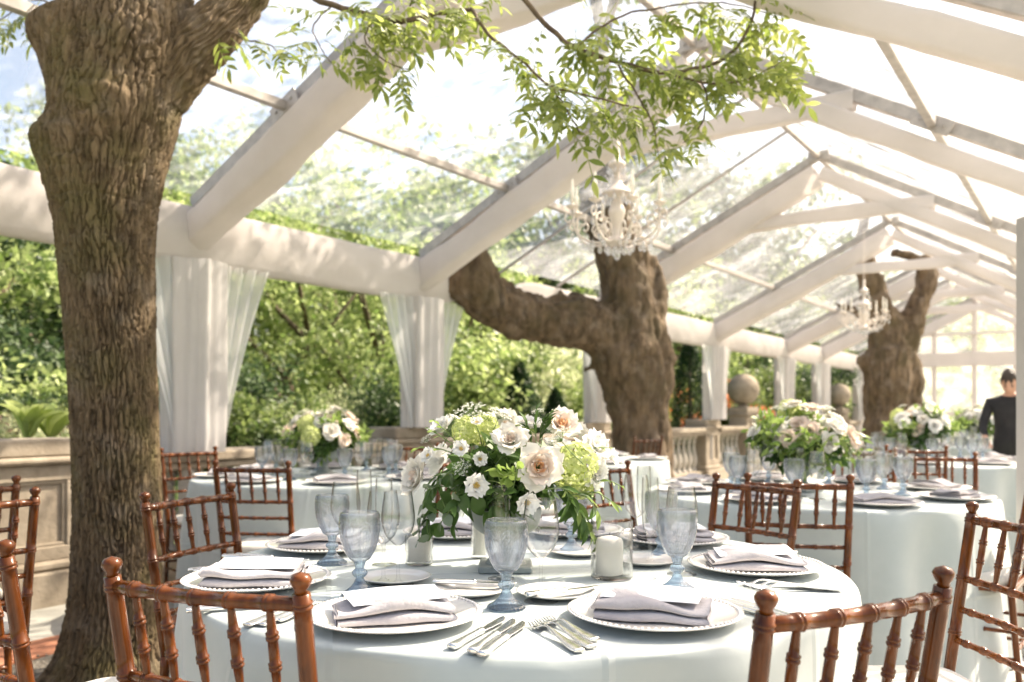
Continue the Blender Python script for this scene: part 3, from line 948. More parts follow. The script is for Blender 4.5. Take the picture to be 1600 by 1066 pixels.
branch([(736, 14, 3.5), (765, 55, 3.45), (815, 95, 3.4), (862, 135, 3.35), (925, 150, 3.3), (1000, 170, 3.3)], .008, .003, 36, .14, .6, .2)
branch([(790, -40, 3.6), (850, 35, 3.6), (900, 74, 3.6), (960, 95, 3.6), (1030, 112, 3.6), (1090, 106, 3.65), (1135, 88, 3.7), (1168, 48, 3.7), (1185, -20, 3.7)], .012, .006, 54, .2, .5, .2)
branch([(960, 95, 3.6), (1000, 155, 3.55), (1020, 200, 3.5), (1030, 245, 3.5)], .005, .002, 9, .14, .7)
branch([(1030, 112, 3.6), (1110, 130, 3.6), (1170, 122, 3.6), (1225, 95, 3.6)], .006, .002, 24, .14, .5)
branch([(1090, 106, 3.65), (1105, 160, 3.6), (1090, 200, 3.6), (1068, 225, 3.6)], .005, .002, 9, .15, .7)
branch([(862, 135, 3.35), (885, 170, 3.3), (905, 210, 3.3)], .004, .002, 10, .1, .8)
branch([(900, 74, 3.6), (960, 30, 3.7), (1040, 10, 3.8), (1130, 5, 3.8), (1215, 25, 3.8)], .006, .002, 30, .2, .5)
branch([(590, 26, 3.6), (570, 60, 3.55), (600, 95, 3.5), (640, 110, 3.5)], .004, .002, 14, .12, .8)
branch([(520, 8, 3.7), (490, 40, 3.7), (500, 75, 3.65), (520, 100, 3.6)], .004, .002, 8, .12, .8)
branch([(345, 40, 3.8), (385, 62, 3.75), (420, 70, 3.7), (440, 88, 3.7)], .005, .002, 10, .1, .8)
branch([(640, 10, 3.6), (655, -10, 3.6), (700, -30, 3.7), (780, -20, 3.8)], .004, .002, 10, .16, .6)
def leaf_mass(boxes, n, seed):
    rnd = random.Random(seed); mb = MB()
    for k in range(n):
        x0, x1, y0, y1, d0, d1 = rnd.choice(boxes)
        p = pt(rnd.uniform(x0, x1), rnd.uniform(y0, y1), rnd.uniform(d0, d1)) + T1I
        me = rnd.choice(LEAVES)
        m = Matrix.Translation(p) @ Matrix.Rotation(rnd.uniform(0, 6.28), 4, 'Z') @ Matrix.Rotation(R_(rnd.uniform(5, 60)), 4, 'Y') @ Matrix.Rotation(rnd.uniform(-.7, .7), 4, 'X') @ Matrix.Scale(rnd.uniform(.8, 1.15), 4)
        mb.add(([v.co for v in me.vertices], [tuple(f.vertices) for f in me.polygons]), m)
    o = mb.obj('leaf_mass', M['leaf_ash'], tree1); o['kind'] = 'stuff'
leaf_mass([(930, 1160, 20, 150, 3.5, 3.9), (860, 1080, 110, 200, 3.4, 3.8), (1000, 1240, 30, 120, 3.6, 4.1), (480, 660, 0, 80, 3.5, 3.8), (1080, 1240, -10, 60, 3.7, 4.1), (810, 1000, -20, 50, 3.5, 3.8)], 46, 5)
branch([(120, 45, 3.9), (80, 35, 4.0), (40, 20, 4.1), (-20, -15, 4.2)], .006, .003, 14, .14, .6)
branch([(95, 10, 3.95), (50, 0, 4.1), (0, 30, 4.2), (-30, 50, 4.2)], .005, .002, 9, .12, .7)

def fused_tree(name, strands, voxel, mat, label, base, amp=.02):
    """several tapered strands fused into one trunk by a voxel remesh, then roughened"""
    mb = MB()
    for S in strands:
        P = smooth_path([tuple(pt(a, b, d)) + (r,) for a, b, d, r in S], 8)
        mb.add(tube([p[:3] for p in P], [p[3] for p in P], 20))
    tmp = bpy.data.objects.new('tmp', mb.mesh('tmp', None)); COL.objects.link(tmp)
    md = tmp.modifiers.new('r', 'REMESH'); md.mode = 'VOXEL'; md.voxel_size = voxel
    sm = tmp.modifiers.new('s', 'SMOOTH'); sm.iterations = 5; sm.factor = .6
    dg = bpy.context.evaluated_depsgraph_get()
    me = bpy.data.meshes.new_from_object(tmp.evaluated_get(dg))
    bpy.data.objects.remove(tmp)
    n = len(me.vertices)
    co = np.empty(n * 3, np.float32); me.vertices.foreach_get('co', co); co = co.reshape(-1, 3)
    no = np.empty(n * 3, np.float32); me.vertices.foreach_get('normal', no); no = no.reshape(-1, 3)
    x, y, z = co.T.astype(float)
    wx = x + .05 * vnoise(x * 5, y * 5, z * 4); wy = y + .05 * vnoise(x * 5 + 9, y * 5, z * 4)
    rid = 1 - np.abs(vnoise(wx * 11, wy * 11, z * 2.6)) * 2.2
    rid2 = 1 - np.abs(vnoise(wx * 24, wy * 24, z * 6 + 3)) * 2.0
    h = vnoise(x * 3.2, y * 3.2, z * 2.6) * 1.5 + vnoise(x * 7, y * 7, z * 5) * .7 - np.clip(rid, 0, 1) ** 3 * 1.1 - np.clip(rid2, 0, 1) ** 2 * .5 + vnoise(x * 40, y * 40, z * 30) * .25
    co = co + no * (amp * h)[:, None] - np.array(base, np.float32)
    me.vertices.foreach_set('co', co.astype(np.float32).ravel())
    me.polygons.foreach_set('use_smooth', [True] * len(me.polygons))
    me.materials.clear(); me.materials.append(mat); me.update()
    root = empty(name, base)
    tag(root, label, 'tree')
    link('trunk', me, root)
    return root
D2 = 8.8
tree2 = fused_tree('pollarded_tree', [
    [(1008, 850, D2, 0.396), (1005, 760, D2, 0.324), (1003, 700, D2, 0.293), (1001, 650, D2, 0.306), (996, 600, D2, 0.360), (985, 555, D2, 0.423), (985, 515, D2, 0.360), (982, 470, D2, 0.30), (978, 430, D2, 0.29), (966, 385, D2, 0.28), (953, 340, D2, 0.275), (943, 300, D2, 0.255), (938, 255, D2, 0.243), (936, 225, D2, 0.180), (935, 212, D2, 0.090)],
    [(985, 540, D2, 0.324), (930, 512, D2 - .1, 0.306), (875, 506, D2 - .2, 0.252), (815, 492, D2 - .3, 0.243), (765, 468, D2 - .4, 0.234), (728, 446, D2 - .5, 0.225), (696, 440, D2 - .55, 0.144), (684, 438, D2 - .6, 0.063)],
    [(752, 450, D2 - .45, 0.198), (738, 415, D2 - .5, 0.171), (730, 382, D2 - .5, 0.149), (727, 372, D2 - .5, 0.108)],
    [(1005, 480, D2, 0.225), (1022, 440, D2 + .05, 0.135), (1012, 400, D2, 0.108)],
    [(868, 480, D2 - .2, 0.108), (872, 462, D2 - .2, 0.081), (868, 455, D2 - .2, 0.045)],
    [(900, 482, D2 - .1, 0.090), (905, 462, D2 - .1, 0.072)],
    [(1040, 555, D2 - .1, 0.126), (1050, 545, D2 - .1, 0.090)],
    [(920, 585, D2, 0.090), (912, 570, D2, 0.072)],
], .028, M['bark2'], 'gnarled pollarded tree in the middle, one heavy limb reaching left', tuple(pt(1005, 812, D2)), .034)
link('crown', foliage_mesh('crown', M['leaf_b'], 5200, clumps(3.5, 3.2, 1.4, 60, .6, .3), .16, 72), tree2, Vector((.9, 8.3, 6.5)) - Vector(tree2.location))
limb('limb', [(935, 215, 8.8, .16), (945, 120, 8.85, .07), (935, 20, 8.9, .06), (900, -120, 8.8, .05), (870, -240, 8.6, .03)], M['bark2'], tree2, -Vector(tree2.location), 24, 8)
limb('limb', [(940, 70, 8.85, .05), (980, -60, 8.8, .045), (1050, -190, 8.6, .03)], M['bark2'], tree2, -Vector(tree2.location), 16, 8)
D3 = 13.4
tree3 = fused_tree('forked_tree', [
    [(1388, 770, D3, .42), (1384, 700, D3, .36), (1382, 640, D3, .34), (1386, 590, D3, .37), (1390, 555, D3, .38), (1388, 530, D3, .31), (1376, 495, D3, .25), (1366, 465, D3, .21), (1354, 430, D3, .19), (1346, 400, D3, .16), (1346, 370, D3, .14), (1352, 330, D3, .12)],
    [(1398, 560, D3, .30), (1412, 522, D3, .23), (1428, 490, D3, .19), (1440, 455, D3, .175), (1443, 425, D3, .17), (1436, 400, D3, .15)],
    [(1438, 412, D3, .13), (1415, 398, D3, .11), (1392, 394, D3, .09)],
    [(1428, 650, D3 + .1, .12), (1422, 600, D3 + .1, .17), (1412, 565, D3 + .05, .22)],
    [(1442, 435, D3, .11), (1462, 422, D3, .09)],
    [(1430, 750, D3 + .1, .16), (1428, 650, D3 + .1, .12)],
    [(1352, 565, D3, .12), (1340, 558, D3, .07)],
    [(1358, 500, D3, .13), (1335, 484, D3, .09), (1312, 480, D3, .08), (1300, 470, D3, .07)],
], .042, M['bark2'], 'dark forked tree at the right behind the second chandelier', tuple(pt(1385, 756, D3)), .042)
# ------------------------------------------------------------------ garden beyond the balustrade
CROWNS = {
    'a': [foliage_mesh('crown', M['leaf_a'], 6000, clumps(2.2, 2.0, 2.0, 44, .68), .16, 21), foliage_mesh('crown', M['leaf_a'], 5000, clumps(1.9, 2.2, 2.3, 38, .66), .13, 22)],
    'b': [foliage_mesh('crown', M['leaf_b'], 6500, clumps(2.2, 2.2, 2.1, 46, .66), .18, 23), foliage_mesh('crown', M['leaf_b'], 6000, clumps(2.0, 1.9, 2.4, 42, .66), .13, 24)],
    'c': [foliage_mesh('crown', M['leaf_c'], 9000, clumps(2.1, 2.0, 2.0, 60, .7), .14, 25)]}
def garden_trunk(seed, h):
    rnd = random.Random(seed); mb = MB()
    pts = [(rnd.uniform(-.1, .1) * k, rnd.uniform(-.1, .1) * k, h * k / 5) for k in range(6)]
    mb.add(tube(pts, [.17, .14, .12, .10, .08, .05], 10))
    for j in range(6):
        b = Vector(pts[2 + j % 3]); a = rnd.uniform(0, 6.28); l = rnd.uniform(.9, 1.7)
        mb.add(tube([b, b + Vector((math.cos(a) * l * .5, math.sin(a) * l * .5, l * .5)), b + Vector((math.cos(a) * l, math.sin(a) * l, l * 1.1))], [.06, .045, .02], 6))
    return mb.mesh('trunk', M['twig'])
GT = [garden_trunk(i, 3.4) for i in range(3)]
GTREES = [(-190, 10.5, 5.6, 'a'), (-60, 13, 5.4, 'c'), (30, 15, 6.0, 'a'), (110, 12.5, 4.6, 'c'), (215, 17, 5.8, 'a'), (330, 16, 5.6, 'a'), (395, 19, 6.0, 'a'), (455, 15.5, 5.2, 'a'), (530, 19, 6.9, 'a'), (590, 16, 4.6, 'a'), (650, 22, 7.2, 'b'), (710, 18, 5.0, 'a'), (775, 22, 6.0, 'a'), (850, 26, 6.6, 'c'), (930, 24, 5.4, 'a'), (1010, 29, 7.0, 'b'), (1075, 25, 5.6, 'a'), (1150, 28, 6.0, 'c'), (1215, 31, 6.6, 'a'), (1285, 33, 6.6, 'c'), (1350, 36, 7.0, 'a'), (1425, 34, 6.5, 'b'), (1500, 33, 6.2, 'a'), (1580, 36, 7.4, 'b'), (1665, 34, 6.8, 'a'), (1745, 32, 6.5, 'b'), (250, 23, 9.6, 'b'), (420, 24, 9.4, 'a'), (600, 25, 9.8, 'a'), (760, 27, 9.4, 'b'), (905, 30, 11.5, 'b'), (1060, 34, 12.5, 'c'), (1190, 38, 13.0, 'b'), (20, 20, 8.6, 'b')]
tree_names = {'a': 'lime green leafy garden tree', 'b': 'mid green leafy garden tree', 'c': 'dark green tree'}
def garden_tree(px, d, h, k, place, i):
    base = Vector(((px - 800) / F * d, d, -.14))
    r = reg(empty('garden_tree', base, random.uniform(0, 6)), tree_names[k], place, 'tree', 'garden trees beyond the balustrade')
    sc = h / 5.6
    link('trunk', GT[i % 3], r, None, None, sc)
    link('crown', CROWNS[k][i % len(CROWNS[k])], r, (0, 0, 3.35 * sc), (0, 0, random.uniform(0, 6)), (sc, sc, sc * 1.0))
    return r
for i, (px, d, h, k) in enumerate(GTREES):
    garden_tree(px, d, h, k, 'behind the left balustrade' if px < 560 else ('beyond the middle of the balustrade' if px < 1060 else 'at the far end of the marquee'), i)

# shrubs
SH = {'a': foliage_mesh('foliage', M['leaf_a'], 5000, clumps(.8, .8, .75, 34, .34, .4), .085, 31), 'b': foliage_mesh('foliage', M['leaf_b'], 5000, clumps(.8, .8, .75, 34, .34, .4), .085, 32),
      'c': foliage_mesh('foliage', M['leaf_c'], 5000, clumps(.8, .8, .75, 34, .34, .4), .08, 33), 'e': foliage_mesh('foliage', M['leaf_e'], 4500, clumps(.8, .8, .75, 34, .34, .4), .09, 34)}
stem_me = MB()
for k in range(6):
    a = k * 1.05
    stem_me.add(tube([(0, 0, 0), (.15 * math.cos(a), .15 * math.sin(a), .4), (.4 * math.cos(a), .4 * math.sin(a), .9)], [.025, .018, .008], 5))
stem_me = stem_me.mesh('stem', M['twig'])
SHRUBS = [(-40, 8.6, 2.2, 'a'), (60, 9.4, 2.5, 'c'), (15, 7.6, 1.3, 'e'), (95, 7.9, 1.35, 'e'), (395, 10.6, 1.9, 'b'), (352, 11, 2.3, 'c'), (440, 10.5, 1.3, 'c'), (470, 11.2, 1.4, 'e'), (540, 13.5, 1.7, 'e'), (605, 12.6, 1.9, 'c'), 
          (695, 13.6, 3.1, 'a'), (745, 14.6, 3.0, 'b'), (720, 12.2, 1.3, 'c'), (775, 13, 1.4, 'b'), (880, 17, 3.0, 'e'), (920, 16.5, 2.4, 'a'), (945, 19, 3.2, 'b'), (850, 15, 1.6, 'e'), (1120, 19, 2.4, 'b'), (1190, 20, 2.9, 'b'), (1245, 22, 3.0, 'c'), (1300, 24, 2.8, 'a'), (1360, 26, 2.8, 'b'), (1410, 25, 2.4, 'e'), (1470, 26, 2.9, 'a'), (1530, 27, 2.6, 'e'), (1590, 27, 2.8, 'b'), (1650, 27, 2.8, 'a')]
sh_names = {'a': 'lime green shrub', 'b': 'mid green shrub', 'c': 'dark green shrub', 'e': 'pale variegated shrub'}
for i, (px, d, h, k) in enumerate(SHRUBS):
    place = 'behind the left balustrade' if px < 520 else ('behind the middle of the balustrade' if px < 1000 else 'beyond the far tables')
    r = reg(empty('garden_shrub', ((px - 800) / F * d, d, -.14), random.uniform(0, 6)), sh_names[k], place, 'shrub', 'garden shrubs')
    sc = h / 1.9
    link('stem', stem_me, r, None, None, sc)
    link('foliage', SH[k], r, (0, 0, 1.0 * sc), (0, 0, random.uniform(0, 6)), (sc * random.uniform(.9, 1.1), sc * random.uniform(.9, 1.1), sc))
# clipped hedge at the far left
hd = empty('clipped_hedge', (-4.9, 7.6, -.14), TROT)
tag(hd, 'dark green clipped hedge behind the panelled pier at the far left', 'hedge')
link('foliage', foliage_mesh('foliage', M['leaf_c'], 16000, boxcloud(2.2, .35, .72), .05, 41, .5), hd)
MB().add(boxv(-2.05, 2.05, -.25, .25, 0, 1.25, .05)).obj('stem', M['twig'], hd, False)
# hostas on the bank behind the pier
def big_leaf(L, W):
    def fn(i, j):
        t = i / 8; s = j / 4 - .5
        w = W * math.sin(math.pi * t ** .8) ** .7 if 0 < t < 1 else .004
        return (L * t, s * w, .35 * L * math.sin(t * 2.3) + .35 * abs(s) * w)
    return grid(9, 5, fn)
hl = MB().add(big_leaf(.34, .13)).mesh('leaf', M['hosta'])
for px, py, d, place in ((45, 690, 6.0, 'nearer the frame edge'), (80, 690, 6.15, 'close to the rough trunk')):
    r = reg(empty('hosta_plant', pt(px, py, d)), 'pale broad leaved hosta', f'on the pier top {place}', 'plant', 'hostas')
    for k in range(11):
        link('leaf', hl, r, (0, 0, 0), (random.uniform(-.3, .3), R_(random.uniform(-62, -15)), k * 2.4 + random.random()), random.uniform(.6, 1.0))
# conifers
for px, d, h, rr, lab in ((812, 13.6, 2.05, .72, 'dark cone shaped conifer behind the balustrade, taller of the pair'), (868, 14.2, 1.62, .6, 'low dark conifer right of the taller conical one')):
    r = empty('conifer', ((px - 800) / F * d, d, -.14)); tag(r, lab, 'conifer', 'dark conifers')
    link('crown', foliage_mesh('crown', M['leaf_d'], 9000, cone(rr, h, 0, 0), .075, int(px), .3), r)
    MB().add(tube([(0, 0, 0), (0, 0, h * .5), (0, 0, h * .96)], [.07, .04, .01], 8)).obj('trunk', M['twig'], r)
d = 15.6
r = empty('cypress', ((1078 - 800) / F * d, d, -.14)); tag(r, 'tall narrow dark cypress right of the middle trunk', 'cypress')
def cyp(rg, n):
    z = rg.uniform(0, 1, n); a = rg.uniform(0, 2 * np.pi, n)
    rr = .30 * np.sin(np.pi * np.clip(z * .92 + .08, 0, 1)) ** .55 * rg.uniform(.75, 1.05, n) * (1 + .1 * np.sin(a * 4 + z * 14))
    return np.stack([rr * np.cos(a), rr * np.sin(a), z * 2.55], 1)
link('crown', foliage_mesh('crown', M['leaf_d'], 9000, cyp, .07, 77, .3), r)
MB().add(tube([(0, 0, 0), (0, 0, 1.2), (0, 0, 2.4)], [.07, .04, .01], 8)).obj('trunk', M['twig'], r)
# orange flowering bushes
ob = foliage_mesh('blossom', M['bloom_orange'], 900, clumps(.6, .6, .5, 16, .22, .7), .12, 51, .8)
of = foliage_mesh('foliage', M['leaf_b'], 2200, clumps(.6, .6, .55, 22, .3, .4), .09, 52)
for px, d, h, place in ((1056, 17.5, 1.75, 'left of the dark cypress'), (1150, 18.5, 2.0, 'beside the nearer stone ball')):
    r = empty('orange_bush', ((px - 800) / F * d, d, -.14)); tag(r, f'orange flowering bush {place}', 'bush', 'orange flowering bushes')
    link('foliage', of, r, (0, 0, h * .62), None, 1.1); link('blossom', ob, r, (0, 0, h * .66), None, 1.15); link('stem', stem_me, r, None, None, .9)
# distant belt of trees
def belt(rg, n):
    a = rg.uniform(-1.25, 1.25, n); dd = rg.uniform(46, 54, n); h = 3.3 + 1.2 * np.sin(a * 11) + .8 * np.sin(a * 27 + 1)
    return np.stack([np.sin(a) * dd, np.cos(a) * dd, rg.uniform(0, 1, n) ** .8 * h], 1)
bl = link('far_wood', foliage_mesh('far_wood', M['leaf_b'], 26000, belt, .8, 61, .8)); bl['kind'] = 'stuff'
tag(bl, 'belt of distant trees closing the view beyond the garden', 'trees')
# tall shade tree at the right, outside the marquee: its loose crown dapples the tables
st = empty('shade_tree', (7.5, 4.6, -.14)); tag(st, 'tall loose crowned tree outside the right side of the marquee', 'tree')
link('crown', foliage_mesh('crown', M['leaf_b'], 1500, clumps(3.8, 3.6, 1.6, 20, .42, .3), .17, 71), st, (-2.9, -.4, 6.4))
MB().add(tube([(0, 0, 0), (-.1, 0, 2.5), (-.6, -.1, 4.6), (-1.6, -.2, 6.0), (-2.8, -.3, 6.8)], [.24, .2, .16, .12, .05], 12)).obj('trunk', M['twig'], st)

# ------------------------------------------------------------------ chiavari chairs
def turned(L, r0, r1, rings, n=10, ringh=.0024, ringw=.0045, ends=None, belly=0):
    """turned bar along +z from 0 to L with raised double rings at the given fractions"""
    prof = [(0.0005, 0.0)]
    st = set([0.0, 1.0])
    pts = [(0.0, None), (1.0, None)]
    zs = []
    for q in rings:
        for dz in (-1, 1):
            zc = q * L + dz * ringw * .8
            zs += [(zc - ringw * .75, 0), (zc - ringw * .4, 1), (zc + ringw * .4, 1), (zc + ringw * .75, 0)]
    k = [(L * x / 10, 0) for x in range(11)]
    allz = sorted(set([(round(z, 5), up) for z, up in zs + [kk for kk in k if not any(abs(kk[0] - z) < ringw * 1.6 for z, _ in zs)]]))
    for z, up in allz:
        t = z / L
        r = r0 + (r1 - r0) * t + belly * math.sin(math.pi * t)
        prof.append((r + (ringh if up else 0), z))
    prof.append((0.0005, L))
    return lathe(prof, n)
def bar_between(a, b, r, rings, n=10, belly=0, r1=None, bow=0.0):
    """turned bar from a to b; bow pushes its middle along -y"""
    a = Vector(a); b = Vector(b); d = b - a
    v, f = turned(d.length, r, r if r1 is None else r1, rings, n, belly=belly)
    q = d.to_track_quat('Z', 'Y').to_matrix().to_4x4()
    L = d.length
    out = []
    for p in v:
        w = Matrix.Translation(a) @ q @ Vector(p)
        if bow: w = w + Vector((0, -bow * math.sin(math.pi * p[2] / L), 0))
        out.append(tuple(w))
    return out, f
def make_chair():
    root = empty('chiavari_chair')
    W = .186     # half width between the back posts at the top
    def yb(z): return -.19 - .0001 - max(0, z - .44) * .16      # line of the back posts
    def post(sx):
        pts = []
        a = Vector((sx * .176, -.225, 0)); b = Vector((sx * .178, yb(.44), .44)); c_ = Vector((sx * W, yb(.885), .885))
        mb = MB()
        mb.add(bar_between(a, b, .0115, (.3, .62), 12, r1=.0148))
        mb.add(bar_between(b, c_, .0148, (.30, .62, .96), 12, r1=.0138))
        o = mb.obj('back_post', M['wood'], root)
        fm = lathe([(.0005, -.004), (.010, 0), (.0095, .006), (.0135, .011), (.0165, .018), (.0165, .0225), (.0125, .029), (.0005, .033)], 14)
        f = MB().add(fm).obj('finial', M['wood'], root); f.location = c_ + Vector((0, -.001, 0))
    for sx in (-1, 1): post(sx)
    def rail(z, r, rings, name='rail', bow=.012, n=10):
        mb = MB().add(bar_between((-.18 - (z - .55) * .012, yb(z), z), (.18 + (z - .55) * .012, yb(z), z), r, rings, n, bow=bow))
        return mb.obj(name, M['wood'], root)
    sp = [.14, .32, .5, .68, .86]
    rail(.868, .0118, sp, 'top_rail', .020, 12)
    rail(.715, .0095, sp, 'rail', .016)
    rail(.635, .0085, sp, 'rail', .014)
    rail(.555, .0085, sp, 'rail', .012)
    for q in sp:
        x = -.18 + .36 * q; bo = math.sin(math.pi * q)
        a = (x, yb(.715) - .016 * bo, .715); b = (x * 1.02, yb(.868) - .020 * bo, .868)
        MB().add(bar_between(a, b, .0050, (.34, .66), 9, belly=.0036)).obj('spindle', M['wood'], root)
    # seat
    def seat_fn(z0, z1, wf, wb, y0, y1, bev, pillow=0, n=40):
        v = []; f = []
        rings = [(z0, -.0), (z1 - bev, 0), (z1 - bev * .35, bev * .35), (z1, bev)]
        def outline(a, ins):
            ca, sa = math.cos(a), math.sin(a); e = .28
            x = math.copysign(abs(ca) ** e, ca); y = math.copysign(abs(sa) ** e, sa)
            t = (y + 1) / 2
            return ((wb + (wf - wb) * t - ins) * x, y0 + (y1 - y0) * t - ins * y)
        for z, ins in rings:
            for k in range(n):
                x, y = outline(2 * math.pi * k / n, ins); v.append((x, y, z))
        for s, dz in ((.66, .4), (.33, .85)):
            for k in range(n):
                x, y = outline(2 * math.pi * k / n, bev); v.append((x * s, (y - (y0 + y1) / 2) * s + (y0 + y1) / 2, z1 + pillow * dz))
        m = 6
        for i in range(m - 1):
            for k in range(n):
                k2 = (k + 1) % n; f.append((i * n + k, i * n + k2, (i + 1) * n + k2, (i + 1) * n + k))
        f.append(tuple(range(n - 1, -1, -1))); f.append(tuple((m - 1) * n + k for k in range(n)))
        return v, f
    MB().add(seat_fn(.425, .452, .205, .19, -.205, .205, .008)).obj('seat_frame', M['wood'], root)
    MB().add(seat_fn(.452, .492, .197, .182, -.188, .197, .02, .008)).obj('cushion', M['cushion'], root)
    for sx in (-1, 1):
        MB().add(bar_between((sx * .195, .195, 0), (sx * .188, .185, .425), .012, (.28, .62, .9), 12, r1=.0165)).obj('front_leg', M['wood'], root)
        for z in (.16, .27):
            MB().add(bar_between((sx * .178, -.215, z), (sx * .193, .19, z), .0085, (.3, .5, .7), 8)).obj('stretcher', M['wood'], root)
    for y, z in ((.19, .20), (.19, .31), (-.212, .20)):
        MB().add(bar_between((-.185, y, z), (.185, y, z), .0085, (.25, .5, .75), 8)).obj('stretcher', M['wood'], root)
    return root
chair0 = make_chair()
CHAIRS = [
    # rail centre x, y, facing x, y, label
    (-.487, 1.36, .37, .93, 'reddish wooden bamboo style chair nearest the camera, front left of the table'),
    (.505, 1.255, -.475, .88, 'dark polished wooden chair nearest the camera, front right of the table'),
    (-1.01, 2.72, .92, -.38, 'wooden chair standing against the rough trunk, left of the front table'),
    (-1.625, 2.58, -.75, .66, 'dark wooden chair cut off at the left edge, in front of its twin'),
    (-1.96, 3.06, -.75, .66, 'dark wooden chair at the left edge, before the stone pier, rearmost there'),
    (-1.10, 1.72, .55, .83, 'single chair post cutting into the lower left corner'),
    (.89, 3.17, -.82, -.57, 'orange brown chair right of the blue goblets, facing the front table'),
    (1.09, 3.29, .25, .97, 'orange brown chair pushed to the right table, its back to the camera'),
    (2.50, 5.05, -.35, -.94, 'small wooden chair behind the right table, at its right end'),
    (1.225, 2.10, -1, -.05, 'large wooden chair at the right edge, side on to the camera'),
    (2.16, 3.55, -.75, .6, 'chair at the right table, only its left post inside the frame'),
    (-2.10, 5.62, .75, -.66, 'dark chair by the balustrade, left end of the back left table'),
    (-1.25, 4.15, .15, .98, 'dark chair with white cushion, its back to the camera, at the back left table'),
    (-.72, 6.35, -.3, -.95, 'dark chair behind the back left table, seen past the white roses'),
    (-.27, 4.66, -.85, .5, 'chair at the right end of the back left table, behind the white rose'),
    (.42, 4.02, .55, -.6, 'dark chair seen just right of the hydrangea in the front bouquet'),
    (1.27, 8.05, -.6, .75, 'reddish chair standing against the foot of the middle trunk'),
    (2.78, 5.95, .45, .9, 'blurred chair in front of the far right table'),
    (2.28, 5.6, -.5, -.85, 'blurred chair between the right table and the far right table'),
    (.30, 5.75, .1, 1, 'dark chair before the middle table, half hidden by the front bouquet'),
]
for i, (x, y, nx, ny, lab) in enumerate(CHAIRS):
    o = chair0 if i == 0 else copy_tree(chair0)
    n = Vector((nx, ny, 0)).normalized()
    p = Vector((x, y, 0)) + n * .26
    o.location = p; o.rotation_euler = (0, 0, math.atan2(-n.x, n.y))
    tag(o, lab, 'chair', 'wooden chairs round the tables')

# ------------------------------------------------------------------ tables
TZ = .76
def cloth_mesh(R, seed):
    rnd = random.Random(seed)
    na = 240
    ph = [rnd.uniform(0, 6.28) for _ in range(6)]
    rings = [(R * k / 14, TZ, 0) for k in range(1, 14)] + [(R - .012, TZ, 0), (R - .003, TZ - .002, 0), (R + .003, TZ - .009, 0), (R + .006, TZ - .022, .02)]
    for k in range(1, 22):
        q = k / 21
        rings.append((R + .008 + .03 * q, TZ - .022 - (TZ - .03) * q, q))
    v = [(0, 0, TZ)]; f = []
    for r, z, q in rings:
        for k in range(na):
            a = 2 * math.pi * k / na
            fo = math.sin(a * 9 + ph[0] + .8 * math.sin(a * 3 + ph[1])) * .6 + math.sin(a * 17 + ph[2] + math.sin(a * 5 + ph[3])) * .35 + mnoise.noise(Vector((math.cos(a) * 3, math.sin(a) * 3, seed + q * .8))) * .6
            amp = .085 * q ** .7
            rr = r + amp * fo if q > 0 else r
            zz = z
            if q == 0 and r < R - .02: zz = z + .0012 * mnoise.noise(Vector((r * math.cos(a) * 6, r * math.sin(a) * 6, seed)))
            v.append((rr * math.cos(a), rr * math.sin(a), zz))
    for k in range(na): f.append((0, 1 + k, 1 + (k + 1) % na))
    for i in range(len(rings) - 1):
        for k in range(na):
            k2 = (k + 1) % na
            f.append((1 + i * na + k, 1 + (i + 1) * na + k, 1 + (i + 1) * na + k2, 1 + i * na + k2))
    return MB().add((v, f)).mesh('tablecloth', M['cloth'])
top_me = MB().add(lathe([(.001, .735), (.78, .735), (.785, .74), (.785, .752), (.78, .756), (.001, .756)], 48)).mesh('tabletop', M['twig'])
TABLES = {
    'front': (.02, 2.2, .80, 'round table under a pale mint cloth in front, fully laid', 'on the front table'),
    'back_left': (-1.1, 5.25, .80, 'round mint clothed table at the back left beside the balustrade', 'on the back left table'),
    'right': (1.47, 4.22, .80, 'round mint clothed table at the right with a white flower centrepiece', 'on the right table'),
    'far_right': (3.28, 6.85, .80, 'bright clothed table at the far right in front of the person', 'on the far right table'),
    'farthest': (5.35, 9.7, .80, 'blurred clothed table farthest back at the right', 'on the farthest table'),
    'middle': (.45, 6.95, .80, 'clothed table mostly hidden behind the front bouquet', 'on the half hidden middle table'),
}
for k, (x, y, R, lab, _) in TABLES.items():
    r = empty('draped_table', (x, y, 0), random.uniform(0, 6)); tag(r, lab, 'table', 'round draped tables')
    link('tabletop', top_me, r)
    link('tablecloth', cloth_mesh(R, len(k) + x), r)

# ------------------------------------------------------------------ tableware prototypes (meshes shared by all copies)
def ellips(r, z0, n=12): return [(r * math.sin(math.pi * k / n), z0 - r * math.cos(math.pi * k / n)) for k in range(n + 1)]
CHG = MB().add(lathe([(.001, .004), (.085, .004), (.09, .001), (.096, .001), (.10, .004), (.13, .010), (.155, .016), (.163, .0185), (.1655, .0205), (.163, .0215), (.155, .019), (.13, .0138), (.112, .0095), (.105, .0085), (.001, .0085)], 96)).mesh('charger_plate', M['porcelain'])
bd = MB()
for k in range(84):
    a = 2 * math.pi * k / 84
    bd.add(lathe(ellips(.0044, 0, 4), 6), Matrix.Translation((.1575 * math.cos(a), .1575 * math.sin(a), .0205)) @ Matrix.Diagonal((1, 1, .75, 1)))
BEADS = bd.mesh('beaded_rim', M['porcelain'])
BREAD = MB().add(lathe([(.001, .003), (.045, .003), (.05, .001), (.055, .003), (.075, .009), (.083, .0125), (.0845, .014), (.082, .0145), (.075, .0118), (.058, .0068), (.05, .0062), (.001, .0062)], 64)).mesh('bread_plate', M['porcelain'])
